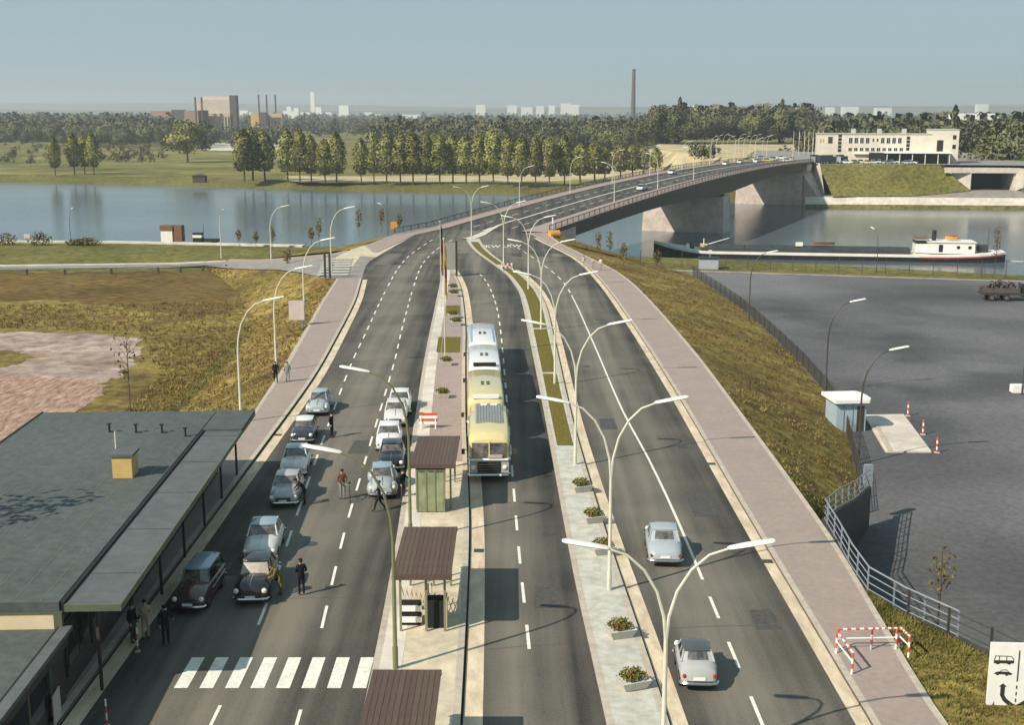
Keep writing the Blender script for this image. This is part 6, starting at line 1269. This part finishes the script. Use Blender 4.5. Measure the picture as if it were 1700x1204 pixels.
# tufts of grass on the slopes, field and verge
def tufts(name, surf, n, seed, h=.34, matn='grass_blade', width=.05):
    g = np.random.default_rng(seed); rows = [np.array(x, dtype=float) for x in surf]; m_ = min(len(x) for x in rows); i = g.integers(0, m_ - 1, n); k = g.integers(0, len(rows) - 1, n); u = g.random(n)[:, None]; v = g.random(n)[:, None]
    A = np.stack([x[:m_] for x in rows]); a0, a1 = A[k, i], A[k, i + 1]; b0, b1 = A[k + 1, i], A[k + 1, i + 1]; P = (a0 * (1 - u) + a1 * u) * (1 - v) + (b0 * (1 - u) + b1 * u) * v
    hh = h * (.4 + g.random(n) ** 2 * 1.4); Vs = []
    for q in range(4):
        an = g.random(n) * 6.28; d = np.stack([np.cos(an), np.sin(an), 0 * an], 1); lean = np.stack([g.normal(size=n) * .45, g.normal(size=n) * .45, np.ones(n)], 1); o = g.normal(size=(n, 3)) * .10; o[:, 2] = 0
        base = P + o; Vs.append(np.stack([base - d * width, base + d * width, base + lean * hh[:, None]], 1))
    V = np.concatenate(Vs).reshape(-1, 3); return quads(name, V, np.arange(len(V)).reshape(-1, 3), matn, kind='stuff')
tufts('slope_grass', SLOPE_R, 5500, 1, .18); tufts('slope_grass', SLOPE_L, 4500, 2, .2)
tufts('verge_grass', VERGE, 4500, 3, .14, 'verge_blade', .035)
fr = [[(-46, 150, LOT), (-35, 120, LOT), (-33, 88, LOT)], [(-30, 150, LOT), (-28.5, 120, LOT), (-28, 88, LOT)]]
tufts('field_grass', fr, 2500, 4, .26); tufts('field_grass', [[(-90, 165, LOT), (-75, 150, LOT)], [(-36, 170, LOT), (-31, 145, LOT)]], 2500, 5, .26)

# ------------------------------------------------------------------ customs hall and the far end of the bridge
CH = thing('customs_hall', 'long two storey cream customs hall with rows of windows beyond the bridge', 'building', (115.2, 473.5, PLZ), math.atan2(-9.5, 49.5))
m = MB(); m.box((20.5, 6, 5.3), (41, 12, 10.6)); hw_ = m.build('wall', 'facade', CH); m = MB(); m.box((20.5, 6, 10.7), (41.5, 12.5, .25)); m.build('roof', 'facade_grey', CH)
m = MB(); m.box((46, 6.5, 6.1), (10, 13, 12.2)); tw = m.build('tower_block', 'facade', CH); m = MB(); m.box((46, 6.5, 12.35), (10.4, 13.4, .3)); m.build('tower_roof', 'facade_grey', tw)
m = MB(); m.box((44.4, -.05, 6.0), (2.2, .14, 5.0)); m.build('window', 'glass', tw)
for z in (6.1, 9.6): m = MB(); m.box((49.4, -.05, z), (1.2, .14, 1.5)); m.build('window', 'glass', tw)
def win(x, z, w, h):
    f = MB(); f.box((x, -.03, z), (w + .2, .12, h + .2)); f = f.build('window', 'white_paint', hw_)
    for j in (-1, 1): g = MB(); g.box((x + j * w * .25, -.11, z), (w * .42, .06, h)); g.build('pane', 'glass', f)
for k in range(4): win(12.2 + k * 2.05, 8.3, 1.35, 2.0); win(23.8 + k * 2.05, 8.3, 1.35, 2.0)
for k in range(2): win(20.4 + k * 1.5, 8.5, .6, 1.2)
for k in range(10): win(12.2 + k * 2.05, 5.0, 1.35, 1.2)
for x, zz in ((8.3, 7.0), (33.0, 7.6)):
    for k in range(5 if x < 10 else 4): m = MB(); m.box((x, -.05, zz - 2.4 + k * 1.35), (1.2, .14, 1.05)); m.build('stair_window', 'glass', hw_)
m = MB(); m.prism([(4.0, 0), (5.3, 0), (5.6, .001), (5.6, -.12), (4.0, -.12)], 7.2, 9.6); m.build('emblem', 'lamp_dark', hw_)
for x in (1.2, 2.2): m = MB(); m.box((x, -.08, 8.2), (.5, .1, 1.2)); m.build('emblem', 'yellow_box', hw_)
for x in (13.5, 23, 32): m = MB(); m.box((x, 6, 11.6), (1.6, 1.6, 1.9)); m.build('chimney', 'facade_grey', CH)
m = MB(); m.box((36, -4, 4.1), (24, 8, .5)); cn = m.build('entrance_canopy', 'white_paint', CH); m = MB(); m.box((33, -1.2, 1.95), (28, 2.2, 3.8)); m.build('glazed_front', 'glass', CH)
for x in (25, 29.5, 34, 38.5, 43, 47): m = MB(); m.box((x, -7.4, 1.95), (.3, .3, 3.9)); m.build('column', 'facade', cn)
m = MB(); m.box((22, -.6, 3.4), (17, 1.2, .3)); m.build('ledge', 'white_paint', hw_)
tu = thing('underpass', 'pale concrete underpass with dark opening and sloping wing walls beside the towpath', 'underpass', (172.8, 447.5, -6.4), math.radians(-5))
m = MB(); m.box((0, .6, 7.2), (34, 1.2, 1.9)); m.build('parapet', 'light_concrete', tu)
m = MB(); m.loft([[(-17.5, 4.4, 8.6), (-17.5, 5.2, 8.6), (-17.5, 5.2, 6), (-17.5, 4.4, 6)], [(-7.8, .2, 6.25), (-7.8, 1, 6.25), (-7.8, 1, -.2), (-7.8, .2, -.2)]]); m.build('wing_wall', 'light_concrete', tu)
m = MB(); m.loft([[(7.8, .2, 6.25), (7.8, 1, 6.25), (7.8, 1, -.2), (7.8, .2, -.2)], [(17, -3, 8.6), (17, -2.2, 8.6), (17, -2.2, 4.2), (17, -3, 4.2)]]); m.build('wing_wall', 'light_concrete', tu)
for s_ in (-1, 1): m = MB(); m.box((s_ * 7.6, 8, 3), (.5, 14, 6.4)); m.build('side_wall', 'light_concrete', tu)
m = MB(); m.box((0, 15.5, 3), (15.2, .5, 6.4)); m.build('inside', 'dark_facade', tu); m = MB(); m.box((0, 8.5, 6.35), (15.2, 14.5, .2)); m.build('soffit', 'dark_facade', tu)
m = MB(); m.box((0, 8, -.02), (15, 15, .1)); m.build('roadway', 'quay_asphalt', tu)
link('underpass_lorry', TKM, None, (170, 452, -6.3), .5, label='dark lorry standing in the underpass opening', cat='lorry') if False else None
dh_ = at(332, 303, FARZ); q = thing('field_hut', 'small dark hut on the far meadow by the water', 'hut', tuple(dh_)); m = MB(); m.box((0, 0, 1.5), (5.4, 4, 3.0)); m.build('wall', 'bark', q); m = MB(); m.loft([[(-3, -2.4, 3.0), (0, -2.4, 3.9), (3, -2.4, 3.0)], [(-3, 2.4, 3.0), (0, 2.4, 3.9), (3, 2.4, 3.0)]]); m.build('roof', 'stack', q)
cols = ['flag_red', 'flag_white', 'flag_gold', 'flag_blue', 'flag_red', 'flag_white', 'flag_gold', 'flag_white', 'flag_red']
for i, px in enumerate((1316, 1325, 1334, 1341, 1348, 1357, 1365, 1383, 1391)):
    p = at(px, 268, PLZ); p.z = PLZ; fl = flagpole(p, 11.5 if i < 7 else 9, (cols[i], cols[(i + 3) % 9]), ['first', 'second', 'third', 'fourth', 'fifth', 'sixth', 'seventh', 'eighth', 'ninth'][i] + ' flagpole from the bridge in the row beside the far customs hall', 'flagpoles at the far customs hall', r=.12)
# traffic at the far end, too small to show parts
def small_car(paint, big=False):
    m = MB(); k = 1.0
    if big:
        m.box((0, -2.6, 1.5), (2.3, 1.8, 2.2), 0, 0); m.box((0, 1.2, 1.9), (2.4, 5.4, 2.6), 0, 0); m.box((0, -3.5, 1.9), (2.0, .06, .8), 0, 1)
        for y in (-2.4, 2.6):
            for x in (-1.05, 1.05): m.tube([(x - .12, y, .45), (x + .12, y, .45)], .45, 8, 1)
    else:
        m.loft([[(-w, y, .3), (-w, y, z), (w, y, z), (w, y, .3)] for y, w, z in ((-2.1, .68, .62), (-1.7, .8, .84), (1.5, .82, .9), (2.1, .72, .7))]); m.loft([[(-.72, -.75, .88), (.72, -.75, .88), (.74, 1.35, .9), (-.74, 1.35, .9)], [(-.6, -.3, 1.42), (.6, -.3, 1.42), (.6, .95, 1.42), (-.6, .95, 1.42)]], 1); m.box((0, .33, 1.45), (1.2, 1.3, .06))
        for y in (-1.3, 1.3):
            for x in (-.72, .72): m.tube([(x - .1, y, .31), (x + .1, y, .31)], .31, 8, 1)
    return m.mesh('distant_car', ['paint_' + paint, 'glass'])
SCM = {c: small_car(c) for c in ('white', 'palegrey', 'bluegrey', 'cream_coach', 'redcar')}; TK = [small_car('darkblue', True), small_car('coach_mask', True)]
def bridge_spot(s, o_): p = B(s, o_, .03); return p
for i, (s, o_, c_, lab) in enumerate(((150, 3.0, 'white', 'white car alone on the far half of the bridge'), (212, 3.0, 'white', 'white car on the bridge near its far end'), (232, 3.2, 'palegrey', 'pale car close to the far end of the bridge'), (246, 5.6, 'white', 'white car beside the pale one at the far bridge end'), (258, 3.0, 'white', 'white car leaving the far end of the bridge'))):
    link('distant_car', SCM[c_], None, bridge_spot(s, o_), -A0, label=lab, cat='car', group='distant cars on the bridge')
p = B(92, 12.6, .03); link('distant_car', SCM['palegrey'], None, p, math.pi - A0, label='small pale car driving away near the middle of the bridge', cat='car', group='distant cars on the bridge')
rr = random.Random(8)
for i in range(26):
    px = 1240 + i * 11 + rr.uniform(-3, 3); p = at(px, 268.5 - (i % 3) * 2.2, PLZ)
    if px > 1335: k_ = (px - 850) / FPX; y_ = 461.5 - 9 * (px - 1335) / 265 + 2 + (i % 3) * 2.6; p = Vector((k_ * (y_ * .98 + 4), y_, PLZ))
    p.z = PLZ + .01
    if 1335 < px < 1352 or 1368 < px < 1400: link('distant_lorry', TK[i % 2], None, p, rr.uniform(-.6, .9) + 1.2, label='dark distant lorry, ' + ORD[i] + ' vehicle from the bridge side before the customs hall', cat='lorry', group='distant lorries before the customs hall')
    else: link('distant_car', SCM[rr.choice(['white', 'white', 'palegrey', 'cream_coach', 'bluegrey'])], None, p, rr.uniform(0, 3), label=ORD[min(i, 28)] + ' small distant vehicle from the bridge side, parked before the far customs hall', cat='car', group='distant cars before the customs hall')

# ------------------------------------------------------------------ skyline
def far_box(name, label, cat, px0, px1, top, D, matn, base=FARZ, depth=None, group=None, extra=None, parent=None):
    k = (D * math.cos(TILT) + (CAM_H) * math.sin(TILT)) / FPX; x0, x1 = (px0 - 850) * k, (px1 - 850) * k; zt = CAM_H + (HORIZ - top) * D / FPX * 1.0
    m = MB(); d = depth or (x1 - x0) * .7; m.box(((x0 + x1) / 2, D + d / 2, (zt + base) / 2), (x1 - x0, d, zt - base))
    if parent is not None: return m.build(name, matn, parent), (x0, x1, zt, k)
    return m.build(name, matn, None, label=label, cat=cat, group=group), (x0, x1, zt, k)
GS = thing('grain_silo', 'huge pinkish silo block with dark stair tower and two thin chimneys', 'silo', (0, 0, 0))
far_box('wall', '', '', 325, 386, 166, 1500, 'silo_wall', parent=GS); far_box('lower_wall', '', '', 345, 383, 188, 1496, 'silo_tan', parent=GS, depth=3.5); far_box('stair_tower', '', '', 383, 393.5, 159, 1498, 'stack', parent=GS, depth=14)
far_box('roof_storey', '', '', 338, 384, 160.5, 1506, 'silo_wall', parent=GS, depth=20); far_box('annex', '', '', 307, 331, 183, 1490, 'brick_far', parent=GS); far_box('boiler_house', '', '', 330.5, 345, 183, 1484, 'stack', parent=GS)
for px in (326, 336.5): far_box('chimney', '', '', px - 1.0, px + 1.0, 162, 1480, 'stack', parent=GS, depth=3)
for i in range(7): far_box('window_strip', '', '', 347 + i * 5.1, 348.6 + i * 5.1, 192, 1494.5, 'facade_grey', parent=GS, depth=1, base=-2)
PS = thing('power_house', 'tan boiler house with dark middle bay and three thin dark chimneys', 'power house', (0, 0, 0))
far_box('wing', '', '', 417, 431, 187, 1600, 'yellow_box', parent=PS); far_box('bay', '', '', 430.5, 443, 186, 1596, 'stack', parent=PS); far_box('wing', '', '', 443, 469, 188, 1600, 'silo_tan', parent=PS)
for px in (431, 444, 458.5): far_box('chimney', '', '', px - .9, px + .9, 158, 1605, 'stack', parent=PS, depth=3)
for i in range(5): far_box('window', '', '', 446 + i * 4.4, 448.4 + i * 4.4, 194, 1599, 'stack', parent=PS, depth=1.5, base=2)
MC = thing('chimney_stack', 'tall lone dark brick chimney rising above the wood', 'chimney', ((1047 - 850) / FPX * 2000, 2000, FARZ)); zt = CAM_H + (HORIZ - 119) * 2000 / FPX
m = MB(); m.tube([(0, 0, 0), (0, 0, zt - FARZ)], [4.2, 2.6], 12); m.build('shaft', 'stack', MC); m = MB(); m.tube([(0, 0, zt - FARZ - .8), (0, 0, zt - FARZ + 1.2)], [3.0, 3.0], 12); m.build('cap_ring', 'stack', MC)
HB = [(252, 286, 184, 1700, 'brick_far', 'long brick warehouse left of the silo'), (286, 306, 182, 1680, 'stack', 'dark narrow warehouse beside the brick one')]
for a, b, t_, D, mt, lab in HB: far_box('warehouse', lab, 'warehouse', a, b, t_, D, mt)
hr_ = random.Random(4); lbs = ['farthest left', 'second', 'third', 'fourth', 'fifth', 'sixth', 'seventh', 'eighth', 'ninth']
for i, px in enumerate((150, 168, 186, 205, 222, 238, 254, 270, 292)):
    D = 1400; k = D / FPX; x = (px - 850) * k; t = thing('house', lbs[i] + ' of the red roofed houses beyond the left meadow', 'house', (x, D + hr_.uniform(-40, 40), FARZ + 4), hr_.uniform(-.4, .4), 'red roofed houses beyond the meadow')
    m = MB(); m.box((0, 0, 4), (9, 8, 8)); m.build('wall', 'facade', t); m = MB(); m.loft([[(-5, -4.6, 8), (0, -4.6, 12.5), (5, -4.6, 8)], [(-5, 4.6, 8), (0, 4.6, 12.5), (5, 4.6, 8)]]); m.build('roof', 'red_roof', t)
city = [(398, 412, 183), (413, 420, 186), (470, 496, 184), (476, 484, 177), (488, 496, 179), (497, 520, 186), (516, 523, 154), (520, 534, 178), (535, 550, 186), (563, 579, 175), (560, 568, 189), (605, 618, 184), (622, 640, 187), (650, 700, 188), (790, 806, 172), (842, 858, 173), (865, 884, 176), (890, 903, 174), (911, 921, 173), (931, 947, 170), (944, 961, 172), (1150, 1163, 173), (1180, 1196, 176), (1372, 1385, 176), (1400, 1425, 175), (1455, 1480, 177), (1622, 1640, 171)]
cn_ = {}
for i, (a, b, t_) in enumerate(city):
    D = 3600 + (i * 37 % 9) * 90
    if a > 600: D += 1800; t_ += 2
    nm = 'slender pale tower rising above the city beyond the power house' if t_ == 154 else ['pale city block on the horizon above the poplar row' if 600 < a < 1000 else ('pale city block on the horizon right of the power house' if a < 600 else 'pale city block on the horizon above the wood')][0]
    cn_[nm] = cn_.get(nm, -1) + 1; nm = nm if t_ == 154 else ORD[cn_[nm]] + ' ' + nm
    far_box('city_block', nm, 'tower block', a, b, t_, D, 'city_white', group='pale city blocks ' + ('above the poplars' if 600 < a < 1000 else ('by the power house' if a < 600 else 'above the wood')) if t_ != 154 else None)
far_box('white_hall', 'long low white building among the trees right of the customs hall', 'building', 1588, 1655, 188, 900, 'city_white', base=CAM_H - 6)
# hills on the horizon
def hills(name, D, z0, amp, seed, x0=-9000, x1=9000, n=160):
    g = random.Random(seed); ph = [g.random() * 6.28 for _ in range(6)]; m = MB(); A_, B_, C_ = [], [], []
    for i in range(n):
        x = x0 + (x1 - x0) * i / (n - 1); z = z0 + amp * sum(math.sin(x / w + p_) * q for w, p_, q in zip((2600, 1300, 620, 300, 150, 80), ph, (.5, .35, .2, .1, .06, .04)))
        A_.append((x, D, FARZ - 5)); B_.append((x, D + 500, max(z, FARZ))); C_.append((x, D + 2500, FARZ))
    m.strip(B_, A_); m.strip(C_, B_); return m.build(name, 'hill', kind='structure', smooth=80)
hills('hills', 7600, 44, 20, 2); hills('hills', 10800, 82, 26, 5, -12000, 12000)
# haze over the plain
HZ = 0.00016
bm = bmesh.new(); bmesh.ops.create_cube(bm, size=1); bmesh.ops.scale(bm, vec=(26000, 15000, 190), verts=bm.verts); bmesh.ops.translate(bm, vec=(0, 7000, 80), verts=bm.verts)
me = bpy.data.meshes.new('haze'); bm.to_mesh(me); bm.free(); hm = bpy.data.materials.new('haze'); hm.use_nodes = True; n = hm.node_tree.nodes; n.clear()
pv = n.new('ShaderNodeVolumePrincipled'); pv.inputs['Density'].default_value = HZ; pv.inputs['Color'].default_value = (.90, .94, .96, 1); pv.inputs['Anisotropy'].default_value = .2; oo = n.new('ShaderNodeOutputMaterial'); hm.node_tree.links.new(pv.outputs[0], oo.inputs['Volume'])
me.materials.append(hm); link('haze', me, kind='stuff')
